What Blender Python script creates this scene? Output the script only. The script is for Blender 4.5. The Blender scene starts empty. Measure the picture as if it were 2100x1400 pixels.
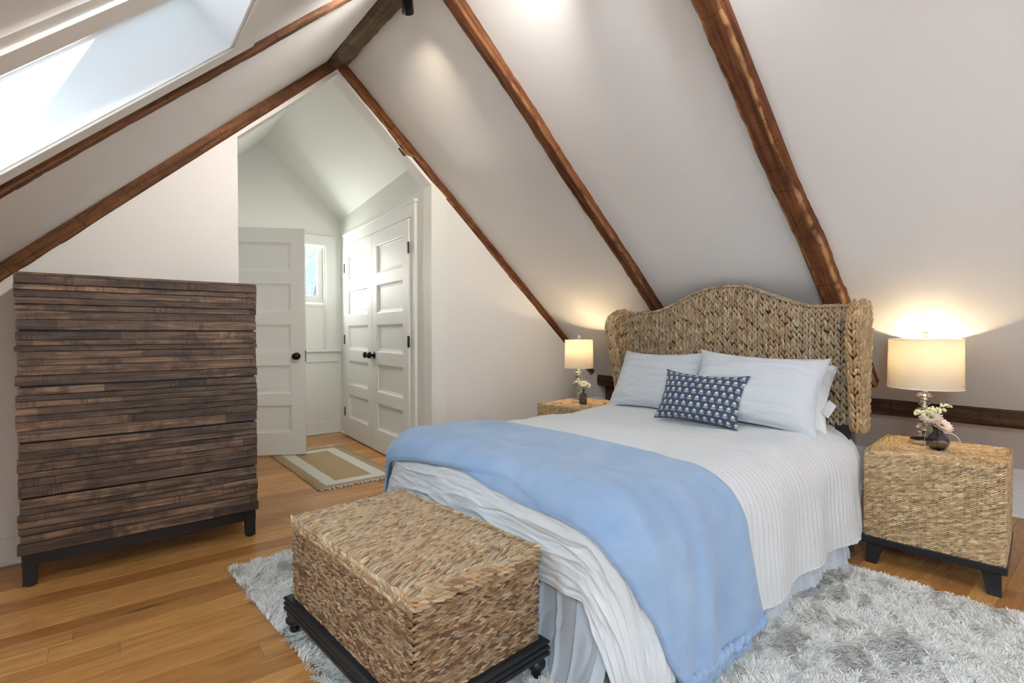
import bpy, math, random
import numpy as np
from mathutils import Matrix, Vector
pi = math.pi
random.seed(7); RNG = np.random.default_rng(11)
S = bpy.context.scene
COL = S.collection

# ------------------------------------------------------------------ camera, world, sun, window light, exposure
cam = bpy.data.objects.new('camera', bpy.data.cameras.new('camera')); COL.objects.link(cam)
cam.location = (0, 0, 1.05); cam.rotation_euler = (math.radians(89.0), 0, math.radians(-38.8))
cam.data.sensor_width = 36; cam.data.lens = 1045 / 2100 * 36; cam.data.clip_start = .02
S.camera = cam
S.view_settings.view_transform = 'Standard'; S.view_settings.look = 'None'
S.view_settings.gamma = 1; S.view_settings.use_curve_mapping = False
S.view_settings.exposure = 1.42
world = bpy.data.worlds.new('sky'); S.world = world; world.use_nodes = True
bg = world.node_tree.nodes['Background']
bg.inputs[0].default_value = (.58, .81, 1, 1); bg.inputs[1].default_value = .47
def light(name, kind, loc, energy, color, **k):
    l = bpy.data.lights.new(name, kind); l.energy = energy; l.color = color
    for a, b in k.items(): setattr(l, a, b)
    o = bpy.data.objects.new(name, l); o.location = loc; COL.objects.link(o); return o
def aim(o, d): o.rotation_euler = Vector(d).to_track_quat('-Z', 'Y').to_euler()
sun = light('sun', 'SUN', (2, -4, 6), 14.0, (1, 1, 1), angle=math.radians(.5)); aim(sun, (-.184, .30, -.38))
# fill through added end wall windows behind the camera; daylight through the passage window
REARY = -2.3
for x in (.35, 2.05):
    a = light('added_rear_window_fill', 'AREA', (x, REARY - .22, 1.35), 8, (.94, .975, 1), shape='RECTANGLE', size=1.2, size_y=1.5); aim(a, (0, 1, -.05))
a = light('passage_window_daylight', 'AREA', (1.48, 5.62, 1.66), 9.5, (1, 1, .93), shape='RECTANGLE', size=.5, size_y=.5); aim(a, (0, -1, 0))
for y_, w_ in ((1.6425, 5), (-.50, 43)):  # second entry is fill at the added, unseen skylight
    a = light('skylight_and_fill_light', 'AREA', (-.26 - .685 * .31, y_, 1.448 + .729 * .31), w_, (.67, .86, 1), shape='RECTANGLE', size=1.5, size_y=.5, spread=math.radians(100 if y_ > 0 else 150)); aim(a, (.685, 0, -.729))

# ------------------------------------------------------------------ numpy helpers
def vnoise(x, y, seed=0):
    x = np.asarray(x, float); y = np.asarray(y, float)
    xi = np.floor(x).astype(int); yi = np.floor(y).astype(int); fx = x - xi; fy = y - yi
    fx = fx * fx * (3 - 2 * fx); fy = fy * fy * (3 - 2 * fy)
    def h(a, b):
        n = np.sin(a * 127.1 + b * 311.7 + seed * 74.7) * 43758.5453
        return (n - np.floor(n)) * 2 - 1
    return (h(xi, yi) * (1 - fx) + h(xi + 1, yi) * fx) * (1 - fy) + (h(xi, yi + 1) * (1 - fx) + h(xi + 1, yi + 1) * fx) * fy
def fbm(x, y, seed=0, o=3):
    return sum(vnoise(np.asarray(x) * 2 ** k, np.asarray(y) * 2 ** k, seed + k) / 2 ** k for k in range(o))
def nrm(v): v = np.asarray(v, float); return v / np.maximum(np.linalg.norm(v, axis=-1, keepdims=True), 1e-12)

# ------------------------------------------------------------------ object helpers
def tag(o, label=None, cat=None, group=None, kind=None):
    if label: o['label'] = label
    if cat: o['category'] = cat
    if group: o['group'] = group
    if kind: o['kind'] = kind
    return o
def mesh(name, v, f, smooth=False, uv=None, col=None, mats=None):
    me = bpy.data.meshes.new(name)
    v = np.asarray(v, float).reshape(-1, 3)
    if isinstance(f, np.ndarray):
        n, k = f.shape
        me.vertices.add(len(v)); me.vertices.foreach_set('co', v.ravel())
        me.loops.add(n * k); me.loops.foreach_set('vertex_index', f.ravel().astype(np.int32))
        me.polygons.add(n); me.polygons.foreach_set('loop_start', np.arange(0, n * k, k, dtype=np.int32))
        me.polygons.foreach_set('loop_total', np.full(n, k, dtype=np.int32))
    else:
        me.from_pydata(v.tolist(), [], f)
    me.update(calc_edges=True)
    if smooth: me.polygons.foreach_set('use_smooth', np.ones(len(me.polygons), bool))
    if uv is not None:
        ul = me.uv_layers.new(name='UVMap'); idx = np.empty(len(me.loops), np.int32); me.loops.foreach_get('vertex_index', idx)
        ul.data.foreach_set('uv', np.asarray(uv, np.float32)[idx].ravel())
    if col is not None:
        at = me.color_attributes.new('Col', 'FLOAT_COLOR', 'POINT'); c = np.ones((len(v), 4), np.float32); c[:, :3] = col
        at.data.foreach_set('color', c.ravel())
    me.validate()
    return me
def obj(name, me, mat=None, parent=None, M=None):
    if mat is not None and not me.materials: me.materials.append(mat)
    o = bpy.data.objects.new(name, me); COL.objects.link(o)
    if parent is not None: o.parent = parent
    if M is not None: o.matrix_local = M
    return o
def empty(name, loc=(0, 0, 0), rz=0):
    o = bpy.data.objects.new(name, None); COL.objects.link(o); o.location = loc; o.rotation_euler = (0, 0, rz)
    o.empty_display_size = .05; return o
def copy_tree(o, parent=None):
    c = o.copy(); COL.objects.link(c); c.parent = parent
    for ch in list(o.children): copy_tree(ch, c)
    return c
class MB:
    def __init__(s): s.v = []; s.f = []
    def add(s, v, f):
        b = len(s.v); s.v += [tuple(map(float, p)) for p in v]; s.f += [tuple(int(i) + b for i in q) for q in f]; return s
    def box(s, a, b, ch=0.0):
        x0, y0, z0 = a; x1, y1, z1 = b
        if ch <= 0:
            return s.add([(x0, y0, z0), (x1, y0, z0), (x1, y1, z0), (x0, y1, z0), (x0, y0, z1), (x1, y0, z1), (x1, y1, z1), (x0, y1, z1)],
                         [(0, 3, 2, 1), (4, 5, 6, 7), (0, 1, 5, 4), (1, 2, 6, 5), (2, 3, 7, 6), (3, 0, 4, 7)])
        c = ch; ring = lambda i, z: [(x0 + i, y0 + i, z), (x1 - i, y0 + i, z), (x1 - i, y1 - i, z), (x0 + i, y1 - i, z)]
        v = ring(c, z0) + ring(0, z0 + c) + ring(0, z1 - c) + ring(c, z1)
        f = [(3, 2, 1, 0), (12, 13, 14, 15)]
        for k in range(3):
            for j in range(4): f.append((k * 4 + j, k * 4 + (j + 1) % 4, k * 4 + 4 + (j + 1) % 4, k * 4 + 4 + j))
        return s.add(v, f)
    def prism(s, poly, ax, a, b):      # polygon in the two other axes, extruded on axis ax
        n = len(poly); v = []
        for t in (a, b):
            for p in poly:
                q = list(p); q.insert(ax, t); v.append(q)
        f = [tuple(range(n)), tuple(range(2 * n - 1, n - 1, -1))] + [(i, n + i, n + (i + 1) % n, (i + 1) % n) for i in range(n)]
        return s.add(v, f)
    def lathe(s, prof, c=(0, 0, 0), n=24, cap=True):
        v = []; f = []
        for r, z in prof:
            for k in range(n): a = 2 * pi * k / n; v.append((c[0] + r * math.cos(a), c[1] + r * math.sin(a), c[2] + z))
        for i in range(len(prof) - 1):
            for k in range(n): f.append((i * n + k, i * n + (k + 1) % n, i * n + n + (k + 1) % n, i * n + n + k))
        if cap: f.append(tuple(range(n - 1, -1, -1))); f.append(tuple(range((len(prof) - 1) * n, len(prof) * n)))
        return s.add(v, f)
    def tube(s, pts, r, n=8, cap=True):
        P = np.asarray(pts, float); T = nrm(np.gradient(P, axis=0)); up = np.array([0, 0, 1.])
        rr = np.broadcast_to(np.asarray(r, float), (len(P),)); v = []; f = []
        for p, t, q in zip(P, T, rr):
            a = np.cross(t, up)
            if np.linalg.norm(a) < 1e-3: a = np.cross(t, (1, 0, 0))
            a = a / np.linalg.norm(a); b = np.cross(a, t)
            for k in range(n): th = 2 * pi * k / n; v.append(p + q * (math.cos(th) * a + math.sin(th) * b))
        for i in range(len(P) - 1):
            for k in range(n): f.append((i * n + k, i * n + n + k, i * n + n + (k + 1) % n, i * n + (k + 1) % n))
        if cap: f.append(tuple(range(n))); f.append(tuple(range(len(P) * n - 1, len(P) * n - n - 1, -1)))
        return s.add(v, f)
    def mesh(s, name, smooth=False): return mesh(name, s.v, s.f, smooth)
    def build(s, name, mat, parent=None, smooth=False, M=None): return obj(name, s.mesh(name, smooth), mat, parent, M)
def grid_faces(n, m, wrap=False):
    i, j = np.meshgrid(np.arange(n - 1), np.arange(m if wrap else m - 1), indexing='ij'); k = (j + 1) % m if wrap else j + 1
    return np.stack([i * m + j, (i + 1) * m + j, (i + 1) * m + k, i * m + k], -1).reshape(-1, 4)
def smooth_angle(o, deg=40):
    me = o.data; me.polygons.foreach_set('use_smooth', np.ones(len(me.polygons), bool))
    try: me.set_sharp_from_angle(angle=math.radians(deg))
    except Exception: pass
    return o

# ------------------------------------------------------------------ materials
class NT:
    def __init__(s, name):
        s.m = bpy.data.materials.new(name); s.m.use_nodes = True; s.t = s.m.node_tree; s.b = s.t.nodes['Principled BSDF']; s.out = s.t.nodes['Material Output']
    def n(s, typ, **k):
        x = s.t.nodes.new(typ)
        for a, b in k.items():
            if a.startswith('_'): x.inputs[a[1:].replace('_', ' ')].default_value = b
            elif a.startswith('i') and a[1:].isdigit(): x.inputs[int(a[1:])].default_value = b
            else: setattr(x, a, b)
        return x
    def l(s, a, b): s.t.links.new(a, b); return s
    def set(s, **k):
        for a, b in k.items():
            a = a.replace('_', ' ')
            if isinstance(b, bpy.types.NodeSocket): s.l(b, s.b.inputs[a])
            else: s.b.inputs[a].default_value = b
        return s
    def coord(s, kind='Object', scale=(1, 1, 1), rand=0.0):
        tc = s.n('ShaderNodeTexCoord'); mp = s.n('ShaderNodeMapping'); mp.inputs['Scale'].default_value = scale
        if rand:
            oi = s.n('ShaderNodeObjectInfo'); mu = s.n('ShaderNodeVectorMath', operation='SCALE'); mu.inputs[0].default_value = (rand, rand * .7, rand * .4)
            s.l(oi.outputs['Random'], mu.inputs['Scale']); ad = s.n('ShaderNodeVectorMath', operation='ADD')
            s.l(tc.outputs[kind], ad.inputs[0]); s.l(mu.outputs[0], ad.inputs[1]); s.l(ad.outputs[0], mp.inputs[0])
        else: s.l(tc.outputs[kind], mp.inputs[0])
        return mp.outputs[0]
    def noise(s, co, scale=5, detail=3, rough=.5, dist=0):
        x = s.n('ShaderNodeTexNoise', _Scale=scale, _Detail=detail, _Roughness=rough, _Distortion=dist); s.l(co, x.inputs['Vector']); return x.outputs['Fac']
    def ramp(s, fac, stops, interp='LINEAR'):
        x = s.n('ShaderNodeValToRGB'); x.color_ramp.interpolation = interp; e = x.color_ramp.elements
        while len(e) < len(stops): e.new(.5)
        for q, (p, c) in zip(e, stops): q.position = p; q.color = (*c, 1) if len(c) == 3 else c
        s.l(fac, x.inputs[0]); return x.outputs[0]
    def mix(s, fac, a, b, blend='MIX'):
        x = s.n('ShaderNodeMix', data_type='RGBA', blend_type=blend)
        for sock, v in ((x.inputs[0], fac), (x.inputs[6], a), (x.inputs[7], b)):
            if isinstance(v, bpy.types.NodeSocket): s.l(v, sock)
            elif isinstance(v, (int, float)): sock.default_value = v
            else: sock.default_value = (*v, 1)
        return x.outputs[2]
    def math(s, op, a, b=0., c=None):
        x = s.n('ShaderNodeMath', operation=op)
        for k, v in enumerate((a, b) if c is None else (a, b, c)):
            if isinstance(v, bpy.types.NodeSocket): s.l(v, x.inputs[k])
            else: x.inputs[k].default_value = v
        return x.outputs[0]
    def bump(s, h, strength=.3, dist=.01):
        x = s.n('ShaderNodeBump', _Strength=strength, _Distance=dist); s.l(h, x.inputs['Height']); s.l(x.outputs[0], s.b.inputs['Normal']); return s
def srgb(r, g, b):
    f = lambda c: c / 12.92 if c <= .04045 else ((c + .055) / 1.055) ** 2.4
    return (f(r / 255), f(g / 255), f(b / 255))
def plain(name, c, rough=.5, metal=0., **k):
    t = NT(name); t.set(Base_Color=(*c, 1), Roughness=rough, Metallic=metal, **k); return t.m
def paint(name, c, rough=.6):
    t = NT(name); co = t.coord('Object'); n1 = t.noise(co, 260, 3); n2 = t.noise(co, 1.3, 2)
    t.set(Base_Color=t.mix(t.math('MULTIPLY', n2, .06), c, tuple(x * .85 for x in c)), Roughness=rough); t.bump(n1, .06, .002); return t.m
M_wall = paint('warm_white_wall_paint', (.81, .79, .765))
M_ceil = paint('white_ceiling_paint', (.80, .80, .80))
M_niche = paint('passage_white_paint', (.80, .81, .77))
M_trim = paint('white_trim_paint', (.81, .815, .79), .55)
M_shaft = paint('skylight_shaft_white', (.83, .85, .86), .35)
def oak():
    t = NT('honey_oak_floor'); co = t.coord('Object', (1, 1, 1), 37.0)
    mp = t.n('ShaderNodeMapping'); mp.inputs['Scale'].default_value = (1.6, 16, 16); t.l(co, mp.inputs[0])
    g = t.noise(mp.outputs[0], 2.2, 6, .62, .7)
    mp2 = t.n('ShaderNodeMapping'); mp2.inputs['Scale'].default_value = (2.2, 60, 60); t.l(co, mp2.inputs[0])
    fine = t.noise(mp2.outputs[0], 4, 3, .6)
    # cathedral grain: rings squeezed along the board
    mp3 = t.n('ShaderNodeMapping'); mp3.inputs['Scale'].default_value = (.55, 5.5, 5.5); t.l(co, mp3.inputs[0])
    ringn = t.noise(mp3.outputs[0], 1.5, 1, .4, .3); ring = t.math('FRACT', t.math('MULTIPLY', ringn, 15.)); ring = t.ramp(ring, [(0, (0, 0, 0)), (.75, (1, 1, 1)), (1, (.1, .1, .1))])
    base = t.ramp(g, [(.3, (.52, .228, .058)), (.5, (.68, .325, .092)), (.72, (.78, .43, .145))])
    base = t.mix(t.math('MULTIPLY', t.math('SUBTRACT', 1., ring), .40), base, (.33, .13, .035))
    base = t.mix(.24, base, t.ramp(fine, [(.35, (.16, .06, .018)), (.65, (.62, .34, .13))]))
    oi = t.n('ShaderNodeObjectInfo'); wn = t.n('ShaderNodeTexWhiteNoise', noise_dimensions='1D'); t.l(oi.outputs['Random'], wn.inputs['W'])
    tone = t.ramp(wn.outputs['Value'], [(0, (.78, .70, .62)), (.35, (.94, .90, .85)), (.7, (1.06, 1.04, 1.0)), (1, (1.28, 1.34, 1.34))])
    base = t.mix(1., base, tone, 'MULTIPLY')
    mp4 = t.n('ShaderNodeMapping'); mp4.inputs['Scale'].default_value = (2.0, 8, 8); t.l(co, mp4.inputs[0])
    vo = t.n('ShaderNodeTexVoronoi', _Scale=1.0); t.l(mp4.outputs[0], vo.inputs['Vector'])
    knot = t.ramp(t.math('ADD', vo.outputs['Distance'], t.math('MULTIPLY', fine, .10)), [(.07, (1, 1, 1)), (.24, (0, 0, 0))]); sel = t.n('ShaderNodeSeparateColor'); t.l(vo.outputs['Color'], sel.inputs[0])
    knot = t.math('MULTIPLY', knot, t.math('GREATER_THAN', sel.outputs[0], .5)); base = t.mix(t.math('MULTIPLY', knot, .75), base, (.06, .02, .006))
    t.set(Base_Color=base, Roughness=t.ramp(g, [(.2, (.34,) * 3), (.8, (.25,) * 3)]), Specular_IOR_Level=.5); t.bump(fine, .05, .002); return t.m
M_oak = oak()
def timber(name, dark, mid, lite, gloss=.8):
    t = NT(name); co = t.coord('Object', (1, 1, 1), 19.0)
    mp = t.n('ShaderNodeMapping'); mp.inputs['Scale'].default_value = (1.2, 22, 22); t.l(co, mp.inputs[0])
    g = t.noise(mp.outputs[0], 2.0, 6, .65, .6); n2 = t.noise(co, 7, 4, .6)
    base = t.ramp(g, [(.34, tuple(x * .7 for x in dark)), (.5, mid), (.68, tuple(x * 1.7 for x in mid))])
    base = t.mix(t.math('MULTIPLY', t.ramp(t.noise(co, 4.5, 5, .7, .5), [(.42, (0, 0, 0)), (.66, (1, 1, 1))]), .72), base, dark)
    at = t.n('ShaderNodeAttribute', attribute_name='Col'); sp = t.n('ShaderNodeSeparateColor'); t.l(at.outputs['Color'], sp.inputs[0])
    wane = t.math('MULTIPLY', sp.outputs[0], t.ramp(t.noise(co, 14, 3), [(.38, (0, 0, 0)), (.55, (1, 1, 1))])); base = t.mix(wane, base, lite)
    sx = t.n('ShaderNodeSeparateXYZ'); t.l(co, sx.inputs[0]); cxn = t.math('ADD', t.math('MULTIPLY', sx.outputs[0], 8.5), t.math('MULTIPLY', n2, .55))
    wn = t.n('ShaderNodeTexWhiteNoise', noise_dimensions='1D'); t.l(t.math('FLOOR', cxn), wn.inputs['W'])
    crack = t.math('MULTIPLY', t.math('LESS_THAN', t.math('FRACT', cxn), .022), t.math('GREATER_THAN', wn.outputs['Value'], .6))
    base = t.mix(t.math('MULTIPLY', crack, .85), base, tuple(x * .25 for x in dark))
    t.set(Base_Color=base, Roughness=gloss, Specular_IOR_Level=.25); t.bump(t.math('ADD', g, n2), .6, .006); return t.m
M_beam = timber('hewn_red_brown_timber', (.055, .018, .007), (.155, .057, .022), (.42, .235, .10))
M_beamL = timber('hewn_grey_brown_timber', (.06, .026, .013), (.155, .068, .030), (.22, .11, .05))
M_ridge = timber('weathered_ridge_timber', (.045, .027, .015), (.13, .085, .05), (.25, .17, .1), .8)
M_plate = timber('dark_wall_plate_timber', (.022, .011, .006), (.075, .036, .018), (.15, .08, .04))
def slatmat():
    t = NT('reclaimed_slat_wood'); co = t.coord('Object', (1, 1, 1), 23.0); sx = t.n('ShaderNodeSeparateXYZ'); t.l(co, sx.inputs[0])
    seg = t.math('FLOOR', t.math('MULTIPLY', sx.outputs[0], 2.6)); wn = t.n('ShaderNodeTexWhiteNoise', noise_dimensions='1D'); t.l(seg, wn.inputs['W'])
    mp = t.n('ShaderNodeMapping'); mp.inputs['Scale'].default_value = (2, 40, 30); t.l(co, mp.inputs[0]); g = t.noise(mp.outputs[0], 2.4, 6, .65, .5)
    c = t.ramp(g, [(.3, (.050, .035, .026)), (.5, (.145, .096, .067)), (.72, (.36, .245, .165))])
    c = t.mix(1., c, t.ramp(wn.outputs['Value'], [(0, (.5, .5, .56)), (.5, (.95, .92, .9)), (1, (1.5, 1.4, 1.3))]), 'MULTIPLY')
    sm = t.ramp(t.noise(co, 9, 4, .65, .4), [(.5, (0, 0, 0)), (.62, (1, 1, 1))]); c = t.mix(t.math('MULTIPLY', sm, .62), c, (.024, .022, .024))
    mp2 = t.n('ShaderNodeMapping'); mp2.inputs['Scale'].default_value = (90, 6, 6); t.l(co, mp2.inputs[0]); saw = t.noise(mp2.outputs[0], 1.5, 2)
    patch = t.ramp(t.noise(co, 4, 2), [(.56, (0, 0, 0)), (.62, (1, 1, 1))]); c = t.mix(t.math('MULTIPLY', t.math('MULTIPLY', patch, t.ramp(saw, [(.5, (0, 0, 0)), (.6, (1, 1, 1))])), .55), c, (.016, .012, .011))
    t.set(Base_Color=c, Roughness=.5); t.bump(g, .25, .003); return t.m
M_slat = slatmat()
def rope(name, gain=1.0):
    t = NT(name); at = t.n('ShaderNodeAttribute', attribute_name='Col'); co = t.coord('Object'); n1 = t.noise(co, 180, 3); n2 = t.noise(co, 9, 3)
    c = t.mix(.45, at.outputs['Color'], t.mix(n1, tuple(.55 for _ in range(3)), (1.25, 1.25, 1.25)), 'MULTIPLY')
    c = t.mix(t.math('MULTIPLY', n2, .35), c, (.16, .08, .035)); t.set(Base_Color=c, Roughness=.55); t.bump(n1, .3, .002); return t.m
M_rope = rope('plaited_seagrass')
M_ropeback = plain('shadowed_weave_core', (.075, .04, .02), .9)  # dark brown stands in for the shade in the weave gaps
M_black = plain('black_painted_wood', (.012, .013, .016), .42)
M_iron = plain('oil_rubbed_black_metal', (.010, .010, .010), .35, .6)
M_chrome = plain('polished_chrome', (.75, .76, .78), .07, 1.)
M_steel = plain('grey_steel', (.25, .26, .28), .4, .8)
def glass(name, c, rough=0.0, ior=1.45):
    t = NT(name); t.set(Base_Color=(*c, 1), Roughness=rough, IOR=ior, Transmission_Weight=1.); return t.m
M_crystal = glass('clear_cut_crystal', (1, .99, .96))
M_smoke = glass('smoky_grey_glass', (.42, .44, .50))
def pane():
    t = NT('window_pane_glass'); tr = t.n('ShaderNodeBsdfTransparent'); gl = t.n('ShaderNodeBsdfGlossy', _Roughness=.02); mx = t.n('ShaderNodeMixShader', i0=.06)
    t.l(tr.outputs[0], mx.inputs[1]); t.l(gl.outputs[0], mx.inputs[2]); t.l(mx.outputs[0], t.out.inputs[0]); return t.m
M_pane = pane()
def cloth(name, c, rough=.85, sheen=.3, fine=600, strength=.12, wr=None, c2=None, mot=.10):
    t = NT(name); co = t.coord('Object'); h = t.noise(co, fine, 2)
    if wr: h = t.math('ADD', t.math('MULTIPLY', h, .4), t.noise(t.coord('UV', wr), 1, 5, .6, .6))
    t.set(Base_Color=t.mix(t.math('MULTIPLY', t.ramp(t.noise(co, 5, 5, .6, .8), [(.35, (0, 0, 0)), (.7, (1, 1, 1))]) if c2 else t.noise(co, 6, 3), mot), c, c2 or tuple(x * .8 for x in c)), Roughness=rough, Sheen_Weight=sheen, Sheen_Roughness=.5); t.bump(h, strength, .006); return t.m
M_quilt = cloth('white_crinkled_cotton', (.73, .735, .745), .9, .2, 500, .35, (9, 46, 1))
M_pillow = cloth('white_gauze_cotton', (.67, .70, .74), .9, .2, 500, .7, (3, 30, 1))
M_skirt = cloth('pale_grey_bed_skirt', (.60, .64, .70), .9, .2, 300, .3, (6, 6, 1))
M_sheet = cloth('white_sheet', (.82, .82, .82), .9, .2, 400, .2, (5, 5, 1))
M_blanket = cloth('sky_blue_fleece', (.34, .465, .655), .95, .25, 420, .4, (5, 5, 1), (.25, .375, .59), .85)
M_shag = None
def shag():
    t = NT('ivory_shag_pile'); at = t.n('ShaderNodeAttribute', attribute_name='Col'); t.set(Base_Color=at.outputs['Color'], Roughness=.6, Sheen_Weight=.3); return t.m
M_shag = shag()
def vcol(name, rough=.8):
    t = NT(name); at = t.n('ShaderNodeAttribute', attribute_name='Col'); t.set(Base_Color=at.outputs['Color'], Roughness=rough); return t.m
M_petal = vcol('flower_petals', .6)
M_stem = plain('green_stem', (.07, .14, .04), .6)
def shade(name):
    t = NT(name); tl = t.n('ShaderNodeBsdfTranslucent', _Color=(.235, .205, .15, 1)); df = t.n('ShaderNodeBsdfDiffuse', _Color=(.9, .86, .78, 1)); mx = t.n('ShaderNodeMixShader', i0=.55)
    t.l(df.outputs[0], mx.inputs[1]); t.l(tl.outputs[0], mx.inputs[2]); t.l(mx.outputs[0], t.out.inputs[0]); return t.m
M_shade = shade('ivory_linen_lampshade')
def emit(name, c, e):
    t = NT(name); t.set(Base_Color=(*c, 1), Emission_Color=(*c, 1), Emission_Strength=e); return t.m
M_bulb = emit('warm_bulb', (1, .72, .38), 4.)
def kilim():
    t = NT('jute_rug_with_cream_stripe'); tc = t.n('ShaderNodeTexCoord'); sx = t.n('ShaderNodeSeparateXYZ'); t.l(tc.outputs['UV'], sx.inputs[0])
    u = t.math('ABSOLUTE', t.math('SUBTRACT', sx.outputs[0], .5)); v = t.math('ABSOLUTE', t.math('SUBTRACT', sx.outputs[1], .5))
    ins = t.math('MAXIMUM', t.math('MULTIPLY', t.math('SUBTRACT', u, .5), .60), t.math('MULTIPLY', t.math('SUBTRACT', v, .5), 1.35))   # metres from the edge, negative
    band = t.math('MULTIPLY', t.math('GREATER_THAN', ins, -.165), t.math('LESS_THAN', ins, -.075))
    co = t.coord('Object', (260, 90, 1)); n1 = t.noise(co, 1, 2)
    c = t.mix(n1, (.40, .29, .16), (.52, .40, .24)); c = t.mix(band, c, (.74, .72, .66)); t.set(Base_Color=c, Roughness=.9); t.bump(n1, .4, .003); return t.m
M_kilim = kilim()
def flowers():
    t = NT('navy_block_print_flowers'); tc = t.n('ShaderNodeTexCoord'); sx = t.n('ShaderNodeSeparateXYZ'); t.l(tc.outputs['UV'], sx.inputs[0])
    v = t.math('MULTIPLY', sx.outputs[1], 8.2); row = t.math('FLOOR', v); fv = t.math('SUBTRACT', t.math('FRACT', v), .5)
    u = t.math('ADD', t.math('MULTIPLY', sx.outputs[0], 11.6), t.math('MULTIPLY', t.math('MODULO', row, 2.), .38)); fu = t.math('SUBTRACT', t.math('FRACT', u), .5)
    def blob(x, y, rx, ry):
        a = t.math('POWER', t.math('ABSOLUTE', t.math('DIVIDE', t.math('SUBTRACT', fu, x), rx)), 2.); b = t.math('POWER', t.math('ABSOLUTE', t.math('DIVIDE', t.math('SUBTRACT', fv, y), ry)), 2.)
        return t.math('LESS_THAN', t.math('ADD', a, b), 1.)
    mx = lambda *q: q[0] if len(q) == 1 else t.math('MAXIMUM', q[0], mx(*q[1:]))
    head = mx(blob(.02, .15, .15, .19), blob(-.10, .09, .11, .12), blob(.13, .11, .11, .13)); heart = blob(.02, .13, .10, .10); leafw = mx(blob(-.15, -.20, .15, .09), blob(.17, -.20, .15, .09), blob(0, -.24, .11, .10))
    leafg = mx(blob(-.14, -.19, .11, .055), blob(.16, -.19, .11, .055), blob(.0, -.14, .045, .12), blob(0, -.25, .07, .05))
    c = t.mix(mx(head, leafw), (.044, .068, .128), (.76, .73, .68)); c = t.mix(heart, c, (.55, .47, .47)); c = t.mix(leafg, c, (.20, .25, .10))
    h = t.noise(t.coord('Object'), 700, 2); t.set(Base_Color=c, Roughness=.85, Sheen_Weight=.2); t.bump(h, .2, .002); return t.m
M_flower = flowers()
M_tag = plain('white_satin_tag', (.85, .85, .85), .5)
M_outdoor = plain('bare_bark', (.30, .27, .25), .9)
M_bulbglass = plain('frosted', (.9, .88, .8), .4)

# ------------------------------------------------------------------ room shell
KR, KL = 4.05, -1.30                      # knee walls
YG = 3.22                                 # gable wall plane
YF = 5.35                                 # far wall of the closet passage
mR, mL = .881, .94
zR = lambda x: 2.752 - mR * (x - 1.237)   # underside of the right slope
zL = lambda x: 2.739 - mL * (1.114 - x)
XR = 1.1806; ZR = zR(XR)
T = .28
def struct(o, label, cat='wall'): return tag(o, label, cat, kind='structure')
# right slope (solid roof thickness) and left slope with the skylight hole
nR = np.array([mR, 0, 1]) / math.hypot(mR, 1); nL = np.array([-mL, 0, 1]) / math.hypot(mL, 1)
b = MB().prism([(XR - .02, ZR + .018), (KR + .3, zR(KR + .3)), (KR + .3 + nR[0] * T, zR(KR + .3) + nR[2] * T), (XR - .02 , ZR + T * 1.5)], 1, REARY - .15, YG + .02)
struct(b.build('ceiling_right', M_ceil), 'white sloped ceiling above the headboard, rising to the ridge', 'ceiling')
SKX0, SKX1, SKY0, SKY1 = -.86, .345, 1.355, 1.93
def slopebox(mb, x0, x1, y0, y1, lo=0., hi=T):
    v = []
    for t_ in (lo, hi):
        for x, y in ((x0, y0), (x1, y0), (x1, y1), (x0, y1)):
            v.append((x + nL[0] * t_, y, zL(x) + nL[2] * t_))
    return mb.add(v, [(0, 3, 2, 1), (4, 5, 6, 7), (0, 1, 5, 4), (1, 2, 6, 5), (2, 3, 7, 6), (3, 0, 4, 7)])
b = MB(); xl = KL - .3; xr = XR + .02
slopebox(b, xl, SKX0, REARY - .15, YG + .02); slopebox(b, SKX1, xr, REARY - .15, YG + .02)
slopebox(b, SKX0, SKX1, REARY - .15, -.7875); slopebox(b, SKX0, SKX1, -.2125, SKY0); slopebox(b, SKX0, SKX1, SKY1, YG + .02)
struct(b.build('ceiling_left', M_ceil), 'white sloped ceiling with the skylight on the dresser side', 'ceiling')
# skylights: lining, casing, sash bead, pane (the second, unseen one is added for fill light)
def skylight(name, SKY0, SKY1, label):
    w1 = empty(name, (0, 0, 0)); struct(w1, label, 'skylight')
    b = MB(); e_ = .012
    slopebox(b, SKX0, SKX1, SKY1 - e_, SKY1, -.012, T); slopebox(b, SKX0, SKX1, SKY0, SKY0 + e_, -.012, T)
    slopebox(b, SKX1 - e_, SKX1, SKY0, SKY1, -.012, T); slopebox(b, SKX0, SKX0 + e_, SKY0, SKY1, -.012, T)
    b.build('lining', M_shaft, w1)
    b = MB()
    slopebox(b, SKX0 - .07, SKX1 + .075, SKY1, SKY1 + .085, -.018, 0); slopebox(b, SKX0 - .07, SKX1 + .075, SKY0 - .075, SKY0, -.018, 0)
    slopebox(b, SKX1, SKX1 + .075, SKY0, SKY1, -.018, 0); slopebox(b, SKX0 - .07, SKX0, SKY0, SKY1, -.018, 0)
    b.build('casing', M_trim, w1)
    b = MB(); slopebox(b, SKX0 - .1, SKX1 + .09, SKY0 - .115, SKY0 - .075, -.010, 0); b.build('casing_edge', M_trim, w1)
    b = MB()
    for lo, hi, ww in ((.165, .172, .016), (.176, .192, .022)):
        slopebox(b, SKX0, SKX1 - .0, SKY1 - ww - e_, SKY1 - e_, lo, hi)
    b.build('sash_bead', M_shaft, w1)
    b = MB(); slopebox(b, SKX0, SKX1, SKY0, SKY1, T + .002, T + .006); b.build('pane', M_pane, w1)
skylight('window_1', SKY0, SKY1, 'skylight set deep in the left slope with pale blue-white lining')
skylight('window_5', -.7875, -.2125, 'unseen second skylight added for fill light in the left slope, beside the viewer')

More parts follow.
